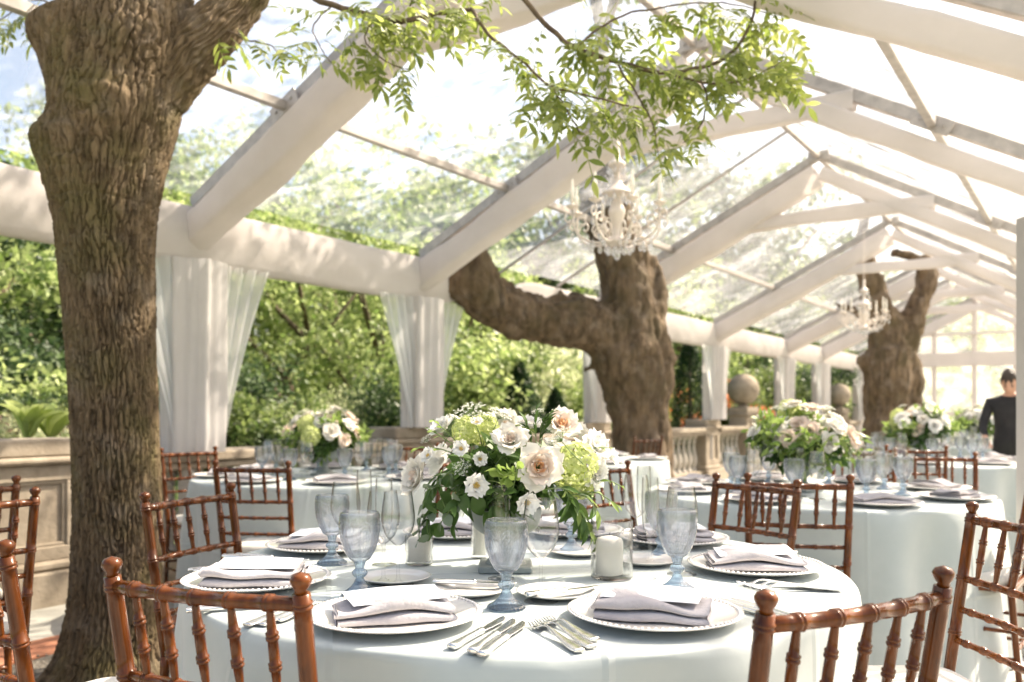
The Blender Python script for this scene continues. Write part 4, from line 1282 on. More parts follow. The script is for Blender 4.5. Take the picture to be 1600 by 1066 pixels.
def napkin_mesh(seed, L=.215, D=.115):
    """linen folded in three: a continuous strip seen as stacked rounded layers"""
    rnd = random.Random(seed)
    th = .0036
    path = []
    lay = [.004, .0125, .0205, .0275]
    def arc(y, z0, z1, side):
        r = (z1 - z0) / 2
        return [(y + side * r * 1.5 * math.sin(math.pi * k / 6), z0 + r - r * math.cos(math.pi * k / 6)) for k in range(1, 6)]
    ys = [-D / 2, D / 2]
    path += [(ys[1] - .01 + (ys[0] - ys[1] + .01) * k / 8, lay[0] + .0006 * math.sin(k)) for k in range(9)]
    path += arc(ys[0], lay[0], lay[1], -1)
    path += [(ys[0] + (ys[1] - ys[0]) * k / 8, lay[1] + .0008 * math.sin(k * 1.3)) for k in range(9)]
    path += arc(ys[1], lay[1], lay[2], 1)
    path += [(ys[1] + (ys[0] - ys[1] + .004) * k / 8, lay[2] + .0012 * math.sin(k * .9)) for k in range(9)]
    path += arc(ys[0] + .004, lay[2], lay[3], -1)
    path += [(ys[0] + .004 + (ys[1] - ys[0] - .02) * k / 8, lay[3] + .0015 * math.sin(k * .8 + 1)) for k in range(9)]
    n = len(path)
    # thickness: offset along normals
    outl = []
    for sgn in (1, -1):
        rngi = range(n) if sgn > 0 else range(n - 1, -1, -1)
        for i in rngi:
            a = path[max(i - 1, 0)]; b = path[min(i + 1, n - 1)]
            dx, dz = b[0] - a[0], b[1] - a[1]; l = math.hypot(dx, dz) or 1
            outl.append((path[i][0] - sgn * dz / l * th / 2, path[i][1] + sgn * dx / l * th / 2))
    m = len(outl); nx = 22
    a1, a2 = rnd.uniform(0, 6), rnd.uniform(0, 6)
    def fn(i, j):
        u = j / (nx - 1); x = (u - .5) * L
        y, z = outl[i]
        k = z / .03
        zz = z * (1 + .22 * math.sin(u * 5 + a1) * k) + .0035 * k * math.sin(u * 9 + y * 40 + a2) + .006 * k * math.sin(math.pi * u)
        xx = x * (1 + .02 * math.sin(y * 50 + a1)) + .004 * math.sin(z * 300 + a2)
        return (xx, y + .006 * math.sin(u * 3.5 + a2) * k + .003 * math.sin(u * 11 + a1), max(zz, .0022))
    v, f = grid(m, nx, fn, wrap=True)
    def cap(j, rev):
        h = m // 2
        for i in range(h - 1):
            q = (j * m + i, j * m + i + 1, j * m + m - 2 - i, j * m + m - 1 - i)
            f.append(tuple(reversed(q)) if rev else q)
    cap(0, False); cap(nx - 1, True)
    return MB().add((v, f)).mesh('folded_napkin', M['napkin'])
NAPS = [napkin_mesh(i, random.uniform(.205, .225), random.uniform(.11, .125)) for i in range(4)]
def card_fn(i, j):
    u = i / 12 - .5; q = j / 4 - .5
    return (u * .185, q * .098, .0018 * math.sin(u * 3 + 1) + .001 * math.sin(u * 6 + q * 4))
_cv, _cf = grid(13, 5, card_fn)
_cv = _cv + [(x, y, z - .0007) for x, y, z in _cv]
_cf2 = [tuple(reversed([i + 65 for i in q])) for q in _cf]
CARD = MB().add((_cv, _cf + _cf2)).mesh('menu_card', M['paper'])

def fork_mesh(L=.195):
    mb = MB()
    hp = [(-L, 0, .004), (-L + .02, 0, .0045), (-L * .6, 0, .0085), (-L * .38, 0, .0135), (-L * .28, 0, .0125), (-L * .2, 0, .006), (-L * .12, 0, .0045)]
    hr = [.0105, .0125, .0075, .0035, .0045, .0125, .0125]
    S = smooth_path([h + (r,) for h, r in zip(hp, hr)], 6)
    mb.add(tube([s[:3] for s in S], [s[3] for s in S], 10, True, [.0035 if i < 8 else .0028 - .0012 * i / len(S) for i in range(len(S))]))
    for k in range(4):
        y = (k - 1.5) * .0066
        mb.add(tube([(-L * .15, y, .0046), (-L * .08, y, .0038), (-.006, y * .96, .0066), (0, y * .94, .008)], [.0024, .0021, .0016, .0007], 6, True, [.0012, .0012, .0011, .0006]))
    return mb.mesh('fork', M['silver'])
def knife_mesh(L=.225):
    mb = MB()
    S = smooth_path([(-L, 0, .006, .009), (-L + .012, 0, .006, .0115), (-L * .8, 0, .006, .008), (-L * .55, 0, .006, .0072), (-L * .5, 0, .006, .0085), (-L * .485, 0, .006, .0055)], 6)
    mb.add(tube([s[:3] for s in S], [s[3] for s in S], 12, True, [.0058] * len(S)))
    S = smooth_path([(-L * .485, 0, .006, .0075), (-L * .35, 0, .006, .0095), (-L * .15, .0, .006, .0105), (-.03, .001, .006, .0098), (-.008, .004, .006, .006), (0, .007, .006, .001)], 6)
    mb.add(tube([s[:3] for s in S], [s[3] for s in S], 10, True, [.0011] * len(S)))
    return mb.mesh('knife', M['silver'])
FORK, FORK2, KNIFE, KNIFE2 = fork_mesh(), fork_mesh(.17), knife_mesh(), knife_mesh(.185)

def shell(prof, t):
    """outer profile bottom->top then inner profile back down for the bowl part (r, z, inner?)"""
    out = [(r, z) for r, z, i in prof]
    inn = [(max(r - t, .0006), z + (t if k == 0 else 0)) for k, (r, z) in enumerate([(r, z) for r, z, i in prof if i])]
    return out + [(inn[-1][0] + t * .5, inn[-1][1] + t * .5)] + list(reversed(inn))
def spl(prof, per=5):
    return [tuple(p) for p in smooth_path(prof, per)]
def wine_mesh():
    foot = [(.0006, .001), (.033, .001), (.0345, .002), (.033, .0032), (.015, .006), (.0065, .011), (.0042, .02), (.0038, .05), (.0038, .075), (.0052, .089)]
    bowl = [(.0052, .089), (.014, .096), (.028, .112), (.0365, .135), (.0385, .155), (.036, .18), (.0325, .205), (.0315, .212)]
    p = [(r, z, False) for r, z in spl(foot, 3)] + [(r, z, True) for r, z in spl(bowl, 5)[1:]]
    return MB().add(lathe(shell(p, .0011), 40)).mesh('wine_glass', M['glass'])
def flute_mesh():
    foot = [(.0006, .001), (.029, .001), (.0305, .002), (.029, .003), (.012, .0055), (.005, .012), (.004, .03), (.004, .058), (.006, .07)]
    bowl = [(.006, .07), (.013, .078), (.019, .095), (.0222, .125), (.0228, .16), (.0218, .2), (.0205, .222)]
    p = [(r, z, False) for r, z in spl(foot, 3)] + [(r, z, True) for r, z in spl(bowl, 5)[1:]]
    return MB().add(lathe(shell(p, .0011), 36)).mesh('champagne_flute', M['glass'])
def goblet_meshes():
    """pressed glass: relief of arches filled with a diamond lattice on the bowl, ribbed foot"""
    na = 330
    bowl = spl([(.0125, .072), (.021, .080), (.031, .098), (.0385, .122), (.0415, .148), (.0415, .172), (.0405, .178)], 16)
    zs = [z for r, z in bowl]; z0, z1 = zs[0], zs[-1]
    def relief(a, z):
        q = (z - z0) / (z1 - z0)
        cell = (a / (2 * math.pi) * 6) % 1 - .5          # six arches
        wx = abs(cell)
        top = .84
        # arch outline distance: straight sides then round head
        half = .40 * (.55 + .45 * min(1, q / .5))
        if q < .52: dd = wx - half
        else: dd = math.hypot(wx, (q - .52) * .40 / .30) - half
        h = 0.0
        for off in (0.0, -.10):
            h += math.exp(-((dd - off) / .026) ** 2)
        if dd < -.15:
            u = cell * 3.6; w = q * 3.4
            g1 = abs(((u + w) % 1) - .5) * 2; g2 = abs(((u - w) % 1) - .5) * 2
            h += .9 * (1 - min(1, min(1 - g1, 1 - g2) / .38))
        if dd > .03:
            h += .7 * (abs(((wx * 18 + q * 4) % 1) - .5) * 2)
        fade = min(1, (1 - q) / .07) * min(1, q / .05)
        return .0030 * h * max(0, fade)
    v = []; f = []
    for r, z in bowl:
        for k in range(na):
            a = 2 * math.pi * k / na
            rr = r + relief(a, z); v.append((rr * math.cos(a), rr * math.sin(a), z))
    inner = [(r - .0026, z) for r, z in reversed(bowl) if z > .082]
    for r, z in inner:
        for k in range(na):
            a = 2 * math.pi * k / na; v.append((r * math.cos(a), r * math.sin(a), z + (.001 if z == zs[-1] else 0)))
    m = len(bowl) + len(inner)
    for i in range(m - 1):
        for k in range(na):
            k2 = (k + 1) % na; f.append((i * na + k, i * na + k2, (i + 1) * na + k2, (i + 1) * na + k))
    f.append(tuple((m - 1) * na + k for k in range(na)))
    B = MB().add((v, f)).mesh('bowl', M['goblet'])
    prof = spl([(.0006, .001), (.034, .001), (.0365, .004), (.034, .0075), (.024, .014), (.014, .024), (.0095, .034), (.0088, .038), (.013, .0425), (.0155, .048), (.013, .0535), (.009, .057), (.0095, .063), (.0125, .0725)], 5)
    v = []; f = []
    ns = 120
    for r, z in prof:
        for k in range(ns):
            a = 2 * math.pi * k / ns
            sc = .055 * abs(math.sin(a * 12)) if r > .009 and z > .0005 else 0
            if z > .038: sc = .10 * abs(math.sin(a * 6))
            rr = r * (1 + sc); v.append((rr * math.cos(a), rr * math.sin(a), z))
    for i in range(len(prof) - 1):
        for k in range(ns):
            k2 = (k + 1) % ns; f.append((i * ns + k, i * ns + k2, (i + 1) * ns + k2, (i + 1) * ns + k))
    S = MB().add((v, f)).mesh('stem', M['goblet_base'])
    return B, S
WINE, FLUTE = wine_mesh(), flute_mesh()
GOB_B, GOB_S = goblet_meshes()
FRONT_OF = {}
def tname(p):
    """which table a point stands on"""
    best = min(TABLES.items(), key=lambda kv: (kv[1][0] - p[0]) ** 2 + (kv[1][1] - p[1]) ** 2)
    return best[1][4]
def goblet(p, rz_=0.0):
    r = empty('blue_goblet', p, rz_)
    link('bowl', GOB_B, r); link('stem', GOB_S, r)
    return reg(r, 'pale blue pressed glass goblet', tname(p), 'goblet', 'blue goblets')
def wine(p): return reg(link('wine_glass', WINE, None, p, (0, 0, random.uniform(0, 6))), 'clear rounded wine glass', tname(p), 'wine glass', 'clear wine glasses')
def flute(p): return reg(link('champagne_flute', FLUTE, None, p), 'clear tall champagne flute', tname(p), 'flute', 'champagne flutes')
def charger(p, rz_=0.0):
    r = empty('charger_plate', p, rz_)
    link('plate', CHG, r); link('beaded_rim', BEADS, r)
    return r

# ---- front table: settings stand where the photograph shows them
ZP = TZ + .001
SET = [ # plate px, py, name, napkin angle, card angle
    (617, 961, 'front left', 14, 24), (1022, 958, 'front right', -14, -20), (1180, 884, 'right hand', -4, -3), (402, 906, 'left hand', 3, 3), (508, 852, 'rear left', -6, -6), (1052, 842, 'rear right', 10, 10), (712, 832, 'rear centre left', 0, 0), (893, 829, 'rear centre right', 0, 0)]
tc_ = Vector((TABLES['front'][0], TABLES['front'][1], 0))
for i, (px, py, nm, na_, ca_) in enumerate(SET):
    p = on_plane(px, py, ZP + .012); p.z = ZP
    ch = charger(p, i * .3)
    tag(ch, f'white beaded charger plate at the {nm} setting of the front table', 'plate', 'charger plates')
    nd = link('folded_napkin', NAPS[i % 4], None, p + Vector((-.004, -.004, .0088)), (0, 0, R_(na_)), (1.0, 1.15, 1.0))
    tag(nd, f'lilac grey folded napkin on the {nm} plate of the front table', 'napkin', 'folded napkins')
    cd = link('menu_card', CARD, None, p + Vector((.0, .012, .0475)), (R_(5), R_(random.uniform(-2, 2)), R_(ca_)))
    tag(cd, f'pale menu card lying on the {nm} napkin of the front table', 'menu card', 'menu cards')
    # cutlery lies beside the plate, handles to the table edge
    out = Vector((p.x - tc_.x, p.y - tc_.y, 0)).normalized()
    side = Vector((-out.y, out.x, 0))      # to the diner's right when facing the centre is -side*...
    head = -out
    ang = math.atan2(head.y, head.x)
    if i < 6:
        for k in range(3):
            jit = random.uniform(-.05, .05)
            a = ang + jit
            q = p - side * -1 * (.19 + .021 * k) * -1 + head * (.075 - .012 * k)
            o = link('fork', FORK if k else FORK2, None, (q.x, q.y, ZP + .0005), (0, 0, a))
            tag(o, f'silver {["inner", "middle", "outer"][k]} fork beside the {nm} plate of the front table', 'fork', 'silver forks')
            q = p + side * (.19 + .024 * k) + head * (.09 - .01 * k)
            o = link('knife', KNIFE, None, (q.x, q.y, ZP + .0005), (0, 0, a + .03))
            tag(o, f'silver {["inner", "middle", "outer"][k]} knife beside the {nm} plate of the front table', 'knife', 'silver knives')
# bread plates with butter knives
for px, py, nm, a in ((617, 903, 'left of the front goblet group', 15), (735, 922, 'behind the front left plate', -8), (868, 926, 'behind the front right plate', 28), (905, 862, 'behind the candle holder', 5), (1010, 876, 'near the right hand candle', 0)):
    p = on_plane(px, py, ZP + .008); p.z = ZP
    tag(link('bread_plate', BREAD, None, p), f'small white bread plate {nm}', 'plate', 'bread plates')
    if py > 910:
        tag(link('butter_knife', KNIFE2, None, p + Vector((.10, .01, .0145)), (0, 0, R_(a))), f'silver butter knife resting on the bread plate {nm}', 'knife', 'butter knives')
for k, (px, py) in enumerate(((791, 951), (562, 930), (519, 881), (1058, 922), (1033, 872), (893, 862))):
    goblet(on_plane(px, py, ZP), k * .35 + .1)
for px, py in ((845, 940), (622, 914), (599, 911), (540, 882), (994, 858), (1065, 898)): wine(on_plane(px, py, ZP))
for px, py in ((783, 905), (569, 852), (600, 883), (1006, 838), (1016, 880)): flute(on_plane(px, py, ZP))

# candles in glass cylinders
def candle(px, py, R, H, cr, chh, label, dx=0, dz_=0):
    p = on_plane(px, py, ZP)
    r = empty('candle_holder', p)
    th = .003
    MB().add(lathe([(.0006, .0008), (R - .003, .0008), (R, .004), (R, H - .001), (R - th / 2, H), (R - th, H - .001), (R - th, .009), (.0006, .009)], 44)).obj('glass_cylinder', M['glass'], r)
    tag(r, label.replace('candle', 'glass cylinder', 1) if False else label + ' holder', 'candle holder', 'candle holders')
    c_ = MB().add(lathe([(.0006, 0), (cr - .002, 0), (cr, .002), (cr, chh - .012), (cr - .004, chh - .004), (cr * .6, chh - .0005), (.004, chh + .003), (.0006, chh + .003)], 36)).obj('pillar_candle', M['wax'], None)
    c_.location = p + Vector((dx, dz_, .0095))
    w = MB().add(tube([(0, 0, chh), (.0006, 0, chh + .007), (.002, 0, chh + .011)], .0009, 5)).obj('wick', M['wick'], c_)
    tag(c_, label, 'candle', 'pillar candles')
candle(956, 903, .050, .138, .0325, .088, 'short ivory pillar candle in a glass cylinder, right of the bouquet', -.006)
candle(655, 882, .036, .075, .0285, .064, 'low ivory candle under the left side of the bouquet')
candle(749, 872, .023, .165, .0165, .150, 'slim ivory candle in a tall glass just left of the vase')

# ---- simplified settings on the tables behind
def lay_table(key, n, a0, rr=.63, glasses=True):
    x, y, R, lab, place = TABLES[key]
    for k in range(n):
        a = a0 + 2 * math.pi * k / n
        d = Vector((math.cos(a), math.sin(a), 0)); s = Vector((-d.y, d.x, 0))
        c_ = Vector((x, y, ZP))
        p = c_ + d * rr
        reg(charger(p, a), 'white beaded charger plate', place, 'plate', 'charger plates')
        reg(link('folded_napkin', NAPS[k % 4], None, p + Vector((0, 0, .0088)), (0, 0, a + math.pi / 2 + random.uniform(-.3, .3))), 'folded napkin on a plate', place, 'napkin', 'folded napkins')
        if glasses:
            goblet(c_ + d * .40 + s * .06, a); wine(c_ + d * .36 + s * .15); flute(c_ + d * .30 + s * .05)
lay_table('back_left', 8, .25)
lay_table('right', 8, .1)
lay_table('far_right', 8, .3)
lay_table('farthest', 6, .3)
lay_table('middle', 6, .9, glasses=False)

# ------------------------------------------------------------------ flowers
def petal(r0, L, W, phi0, phi1, ruffle=.0, seed=0, nu=7, nv=6, az=0.0, notch=0.0):
    """petal as a patch round the flower axis: starts at radius r0, leans from phi0 to phi1 (deg from the axis)"""
    v = []; r = r0; z = 0.0
    rr = []
    for j in range(nv):
        t = j / (nv - 1)
        rr.append((r, z, t))
        ph = R_(phi0 + (phi1 - phi0) * t)
        r += math.sin(ph) * L / (nv - 1); z += math.cos(ph) * L / (nv - 1)
    for (r, z, t) in rr:
        w = W * (.42 + .58 * math.sin(math.pi * min(.5, t * .62)) ) * (1 if t < .75 else math.sqrt(max(.02, 1 - ((t - .75) / .27) ** 2)))
        for i in range(nu):
            s = 2 * i / (nu - 1) - 1
            a = s * w / max(r, .012)
            dn = ruffle * (t ** 2) * (math.sin(s * 5 + seed) + .6 * math.sin(s * 9 + seed * 2.3))
            zz = z - notch * L * t * (s * s) + dn * .5
            q = r + dn
            v.append((q * math.cos(a + az), q * math.sin(a + az), zz))
    f = []
    for j in range(nv - 1):
        for i in range(nu - 1):
            f.append((j * nu + i, j * nu + i + 1, (j + 1) * nu + i + 1, (j + 1) * nu + i))
    return v, f
def rose_parts(seed, R, openness=1.0):
    """inner core mesh data + list of outer petals (v, f)"""
    rnd = random.Random(seed)
    k = R / .047
    core = MB(); outer = []
    for i in range(7):
        core.add(petal(.002 + .0012 * i, .026 * k, .013 * k, 4 + i, 12 + 3 * i, .0008, i + seed, 6, 5, i * 2.4))
    mid = []
    for i in range(9):
        mid.append(petal(.007 * k + .0011 * i * k, (.028 + .0012 * i) * k, (.020 + .001 * i) * k, 12 + 3 * i * openness, 24 + 5 * i * openness, .0022 * k, i * 1.7 + seed, 7, 6, i * 2.399 + .5, .12))
    for i in range(9):
        outer.append(petal(.012 * k, (.040 + .001 * i) * k, .029 * k, (34 + 4.5 * i) * openness, (62 + 6 * i) * openness, .0035 * k, i * 2.1 + seed * 1.3, 8, 7, i * 2.399 + rnd.uniform(0, .5), .10))
    return core, mid, outer
PROSE = {}
def rose_detail(parent, pos, face, R, kind, seed, openness=1.0):
    """kind: 'blush' / 'cream' / 'white'"""
    key = (kind, seed % 3, round(openness, 1))
    mo = {'blush': M['petal_b'], 'cream': M['petal'], 'white': M['petal_w']}[kind]
    mi = {'blush': M['petal_c'], 'cream': M['petal_b'], 'white': M['petal']}[kind]
    if key not in PROSE:
        core, mid, outer = rose_parts(seed % 3, .047, openness)
        PROSE[key] = (core.mesh('rose', mi), [MB().add(p).mesh('petal', mo if i > 3 else (M['petal_b'] if kind == 'blush' else mo)) for i, p in enumerate(mid)], [MB().add(p).mesh('petal', M['petal'] if kind == 'blush' else mo) for p in outer])
    c, mid, outer = PROSE[key]
    q = Vector(face).normalized().to_track_quat('Z', 'Y')
    o = link('rose', c, parent, pos, None, R / .047)
    o.rotation_mode = 'QUATERNION'; o.rotation_quaternion = q @ Matrix.Rotation(seed * 1.1, 3, 'Z').to_quaternion()
    for p in mid + outer: link('petal', p, o)
    return o
JROSE = {}
def rose_joined(parent, pos, face, R, kind, seed):
    key = (kind, seed % 2)
    if key not in JROSE:
        core, mid, outer = rose_parts(seed % 2, .047)
        mb = MB(); mb.add((core.v, core.f))
        for p in mid + outer: mb.add(p)
        JROSE[key] = mb.mesh('rose', {'blush': M['petal_b'], 'cream': M['petal'], 'white': M['petal_w']}[kind])
    o = link('rose', JROSE[key], parent, pos, None, R / .047)
    o.rotation_mode = 'QUATERNION'; o.rotation_quaternion = Vector(face).normalized().to_track_quat('Z', 'Y')
    return o
# open lisianthus like flower
def open_flower():
    ps = [MB().add(petal(.003, .034, .022, 30, 78, .003, i * 1.9, 8, 7, i * 2 * math.pi / 5 + (.6 if i > 4 else 0), .08)).mesh('petal', M['petal_w']) for i in range(5)]
    ps += [MB().add(petal(.003, .028, .018, 18, 55, .003, i * 2.9, 8, 7, i * 2 * math.pi / 4 + .4, .08)).mesh('petal', M['petal_w']) for i in range(4)]
    st = MB()
    for i in range(14):
        a = i * 2.4; r = .0035 * math.sqrt(i / 3)
        st.add(tube([(0, 0, .002), (r * math.cos(a), r * math.sin(a), .011)], [.0007, .0005], 4)); st.add(lathe(ellips(.0017, .0125, 4), 5), Matrix.Translation((r * math.cos(a), r * math.sin(a), 0)))
    return st.mesh('stamens', M['stamen']), ps
OF_S, OF_P = open_flower()
def lisianthus(parent, pos, face, R):
    o = link('open_flower', OF_S, parent, pos, None, R / .036)
    o.rotation_mode = 'QUATERNION'; o.rotation_quaternion = Vector(face).normalized().to_track_quat('Z', 'Y') @ Matrix.Rotation(random.uniform(0, 6), 3, 'Z').to_quaternion()
    for p in OF_P: link('petal', p, o)
    return o
def hydrangea_mesh(rx, ry, rz_, n, seed):
    rnd = random.Random(seed); mb = MB()
    for i in range(n):
        z = 1 - 2 * (i + .5) / n; a = i * 2.39996
        s = math.sqrt(1 - z * z)
        d = Vector((s * math.cos(a), s * math.sin(a), z))
        p = Vector((d.x * rx, d.y * ry, d.z * rz_)) * rnd.uniform(.9, 1.06)
        m = Matrix.Translation(p) @ d.to_track_quat('Z', 'Y').to_matrix().to_4x4() @ Matrix.Rotation(rnd.uniform(0, 3), 4, 'Z') @ Matrix.Rotation(rnd.uniform(-.35, .35), 4, 'X')
        L = rnd.uniform(.0085, .0115)
        for k in range(4):
            aa = k * math.pi / 2
            v = []
            for t, w in ((.1, .12), (.5, .48), (.85, .42), (1.0, .16)):
                for s_ in (-1, 0, 1):
                    x, y, zz = t * L, s_ * w * L, .0025 * t + .0016 * abs(s_) * rnd.uniform(.5, 1.5)
                    v.append((x * math.cos(aa) - y * math.sin(aa), x * math.sin(aa) + y * math.cos(aa), zz))
            f = [(r * 3 + c_, r * 3 + c_ + 1, r * 3 + c_ + 4, r * 3 + c_ + 3) for r in range(3) for c_ in range(2)]
            mb.add((v, f), m)
    return mb.mesh('hydrangea', M['hydr'])
HYD = hydrangea_mesh(.05, .05, .056, 130, 1)
def umbel_mesh(seed, R=.038):
    rnd = random.Random(seed); mb = MB(); st = MB()
    st.add(tube([(0, 0, -.09), (.004, 0, -.04), (0, 0, 0)], [.0016, .0014, .0012], 5))
    for i in range(24):
        a = i * 2.4; r = R * math.sqrt((i + .5) / 24)
        c_ = Vector((r * math.cos(a), r * math.sin(a), .028 - .010 * (r / R) ** 2 + rnd.uniform(-.003, .003)))
        st.add(tube([(0, 0, 0), c_ * .55 + Vector((0, 0, .002)), c_], [.0006, .0005, .0004], 4))
        for j in range(11):
            q = c_ + Vector((rnd.gauss(0, .0034), rnd.gauss(0, .0034), rnd.uniform(-.001, .002)))
            rr = rnd.uniform(.0011, .0021)
            mb.add(([tuple(q + Vector(d) * rr) for d in ((1, 0, 0), (0, 1, 0), (-1, 0, 0), (0, -1, 0), (0, 0, .6))], [(0, 1, 4), (1, 2, 4), (2, 3, 4), (3, 0, 4)]))
    return mb.mesh('lace_umbel', M['lace']), st.mesh('umbel_stem', M['stem'])
UMB = [umbel_mesh(i) for i in range(2)]
LANCE = [MB().add(leaflet(.075, .0125, .35, .25, 7)).mesh('leaf', M['fl_leaf']), MB().add(leaflet(.06, .011, .2, .35, 7)).mesh('leaf', M['fl_leaf']), MB().add(leaflet(.055, .010, .3, .2, 7)).mesh('leaf', M['fl_leaf2'])]
BROAD = MB().add(leaflet(.05, .021, .3, .2, 8)).mesh('leaf', M['fl_leaf'])
EUC = MB().add(leaflet(.04, .018, .12, .12, 8)).mesh('leaf', M['euca'])
VARI = MB().add(leaflet(.036, .0115, .25, .3, 7)).mesh('leaf', M['fl_leaf2'])
def sprig(parent, pts, mesh_list, n, sc=1.0, r=.0014, spread=1.0, pairs=True):
    """stem along pts (bouquet space) with leaves as its sub-parts"""
    S = [Vector(p) for p in smooth_path(pts, 6)]
    st = MB().add(tube(S, [r] * (len(S) - 1) + [r * .5], 5)).obj('sprig', M['stem'], parent)
    for k in range(n):
        t = .12 + .88 * (k + .5) / n
        i = min(int(t * (len(S) - 1)), len(S) - 2)
        p = S[i].lerp(S[i + 1], t * (len(S) - 1) - i); tan = (S[i + 1] - S[i]).normalized()
        sd = 1 if k % 2 else -1
        q = tan.to_track_quat('X', 'Z').to_matrix().to_4x4()
        rot = q @ Matrix.Rotation(sd * R_(random.uniform(25, 65)) * spread, 4, 'Z') @ Matrix.Rotation(random.uniform(-.9, .9), 4, 'X') @ Matrix.Rotation(R_(random.uniform(-15, 30)), 4, 'Y')
        o = link('leaf', random.choice(mesh_list), st, p, None, sc * random.uniform(.75, 1.15))
        o.rotation_euler = rot.to_euler()
    return st

VX, VY = -.016, 2.16
def vase_parts(root):
    MB().add(boxv(-.066, .066, -.066, .066, 0, .016, .003)).obj('base', M['vase'], root, False)
    MB().add(lathe(spl([(.052, .016), (.045, .026), (.026, .04), (.019, .055), (.024, .07), (.05, .085), (.078, .105), (.088, .13), (.09, .15), (.086, .152), (.074, .125), (.05, .1), (.001, .095)], 4), 40)).obj('bowl', M['vase'], root)
bq = empty('flower_centrepiece', (VX, VY, ZP), R_(45) * 0)
tag(bq, 'large bouquet of white and blush roses in a grey footed vase, front table', 'bouquet', 'flower centrepieces')
vase_parts(bq)
def bp(px, py, dd=0.0):
    """point of the front bouquet seen at a pixel, dd metres in front of the vase axis"""
    d = VY - dd
    return pt(px, py, d) - Vector((VX, VY, ZP))
CC = Vector((0, 0, .20))
def facing(p, up=.0, cam_=.6):
    v = (Vector(p) - CC).normalized() + Vector((0, -cam_, up)); return v
for i, (px, py, dd, R, kind, fx, op) in enumerate((
        (842, 730, .15, .050, 'blush', (.05, -1, .12), .95), (877, 667, .05, .042, 'blush', (.15, -.75, .55), .8), (798, 690, .12, .040, 'cream', (-.05, -.8, .5), .8), (657, 747, .06, .050, 'cream', (-.75, -.5, .25), .75),
        (928, 700, .02, .042, 'white', (.6, -.6, .35), .9), (925, 738, .06, .040, 'white', (.7, -.6, -.05), .9), (693, 672, .0, .036, 'white', (-.5, -.35, .7), .7), (827, 668, -.04, .036, 'white', (.1, -.3, .9), .8),
        (872, 700, -.02, .036, 'white', (.2, -.3, .9), .9), (735, 690, -.06, .036, 'cream', (-.2, .3, .9), .9), (790, 660, -.12, .036, 'cream', (0, .6, .7), .9), (900, 680, -.12, .038, 'cream', (.5, .5, .6), .9), (690, 720, -.12, .04, 'white', (-.7, .5, .4), .9))):
    rose_detail(bq, bp(px, py, dd), fx, R, kind, i, op)
for px, py, dd, R, fx in ((722, 703, .12, .026, (-.2, -.9, .35)), (750, 718, .14, .022, (.1, -1, .15)), (744, 758, .16, .036, (.1, -1, .0)), (822, 782, .16, .036, (.25, -.9, -.35)), (672, 714, .08, .026, (-.5, -.6, .4)), (952, 716, .05, .028, (.8, -.4, .2)), (745, 663, .05, .02, (0, -.6, .8))):
    lisianthus(bq, bp(px, py, dd), fx, R)
for px, py, dd, s in ((896, 728, .09, 1.0), (905, 755, .05, .7), (728, 672, .03, .62), (755, 672, -.02, .7)):
    link('hydrangea', HYD, bq, bp(px, py, dd), (random.random(), random.random(), random.random()), s)
for k, (px, py, dd, s, tx, ty) in enumerate(((738, 652, .06, 1.0, -.3, -.4), (778, 655, .05, .8, .0, -.5), (762, 660, .0, .8, 0, -.2), (712, 664, .02, .7, -.5, -.2), (878, 690, .12, .85, .2, -.8), (842, 648, .02, .45, .2, -.3), (724, 735, .13, .6, -.2, -.9), (668, 690, .03, .4, -.8, -.1))):
    u, s2 = UMB[k % 2]
    o = link('lace_umbel', u, bq, bp(px, py, dd), (-ty * 1.0, tx * 1.0, k), s)
    link('umbel_stem', s2, o)
def away(px0, py0, d0, px1, py1, d1, bend=.02):
    a = bp(px0, py0, d0); b = bp(px1, py1, d1)
    m = (a + b) / 2 + Vector((random.uniform(-1, 1) * bend, 0, bend))
    return [a, m, b]
# left cascade, right cascade, rosemary like spikes, collar of dark leaves
for a in ((705, 760, .12, 660, 795, .14), (715, 775, .12, 690, 815, .15), (700, 790, .10, 665, 830, .12), (710, 740, .12, 668, 770, .13), (690, 735, .1, 700, 805, .14), (730, 770, .13, 705, 830, .13)):
    sprig(bq, away(*a), [LANCE[0], BROAD, LANCE[1], EUC], 9, .85)
sprig(bq, away(680, 800, .12, 655, 848, .12), [EUC], 6, .75); sprig(bq, away(690, 790, .12, 672, 845, .13), [EUC, BROAD], 5, .9)
for a in ((865, 770, .12, 905, 800, .12), (880, 775, .1, 935, 800, .1), (885, 790, .1, 925, 845, .12), (900, 780, .08, 915, 830, .1), (850, 765, .14, 890, 790, .15)):
    sprig(bq, away(*a), [LANCE[0], LANCE[0], LANCE[2]], 9, .82)
sprig(bq, away(905, 775, .06, 965, 790, .08), [LANCE[2]], 8, .6); sprig(bq, away(895, 765, .06, 975, 762, .08), [LANCE[2]], 7, .6); sprig(bq, away(900, 790, .08, 938, 855, .1), [LANCE[2]], 9, .62)
for px, py in ((838, 640), (850, 655), (822, 660), (860, 645)):
    sprig(bq, away(838 + (px - 838) * .3, 700, .08, px, py, .08, .005), [LANCE[1]], 12, .5, .001, .5)
for px, py in ((665, 668), (676, 655), (905, 700), (958, 700), (650, 700)):
    sprig(bq, away((px + 800) / 2, 715, .04, px, py, .04, .01), [VARI, LANCE[2]], 7, .55)
for k in range(3):
    sprig(bq, away(785 + k * 8, 765, .15, 775 + k * 16, 730, .18, .005), [VARI], 6, .95, .0014, 1.3)
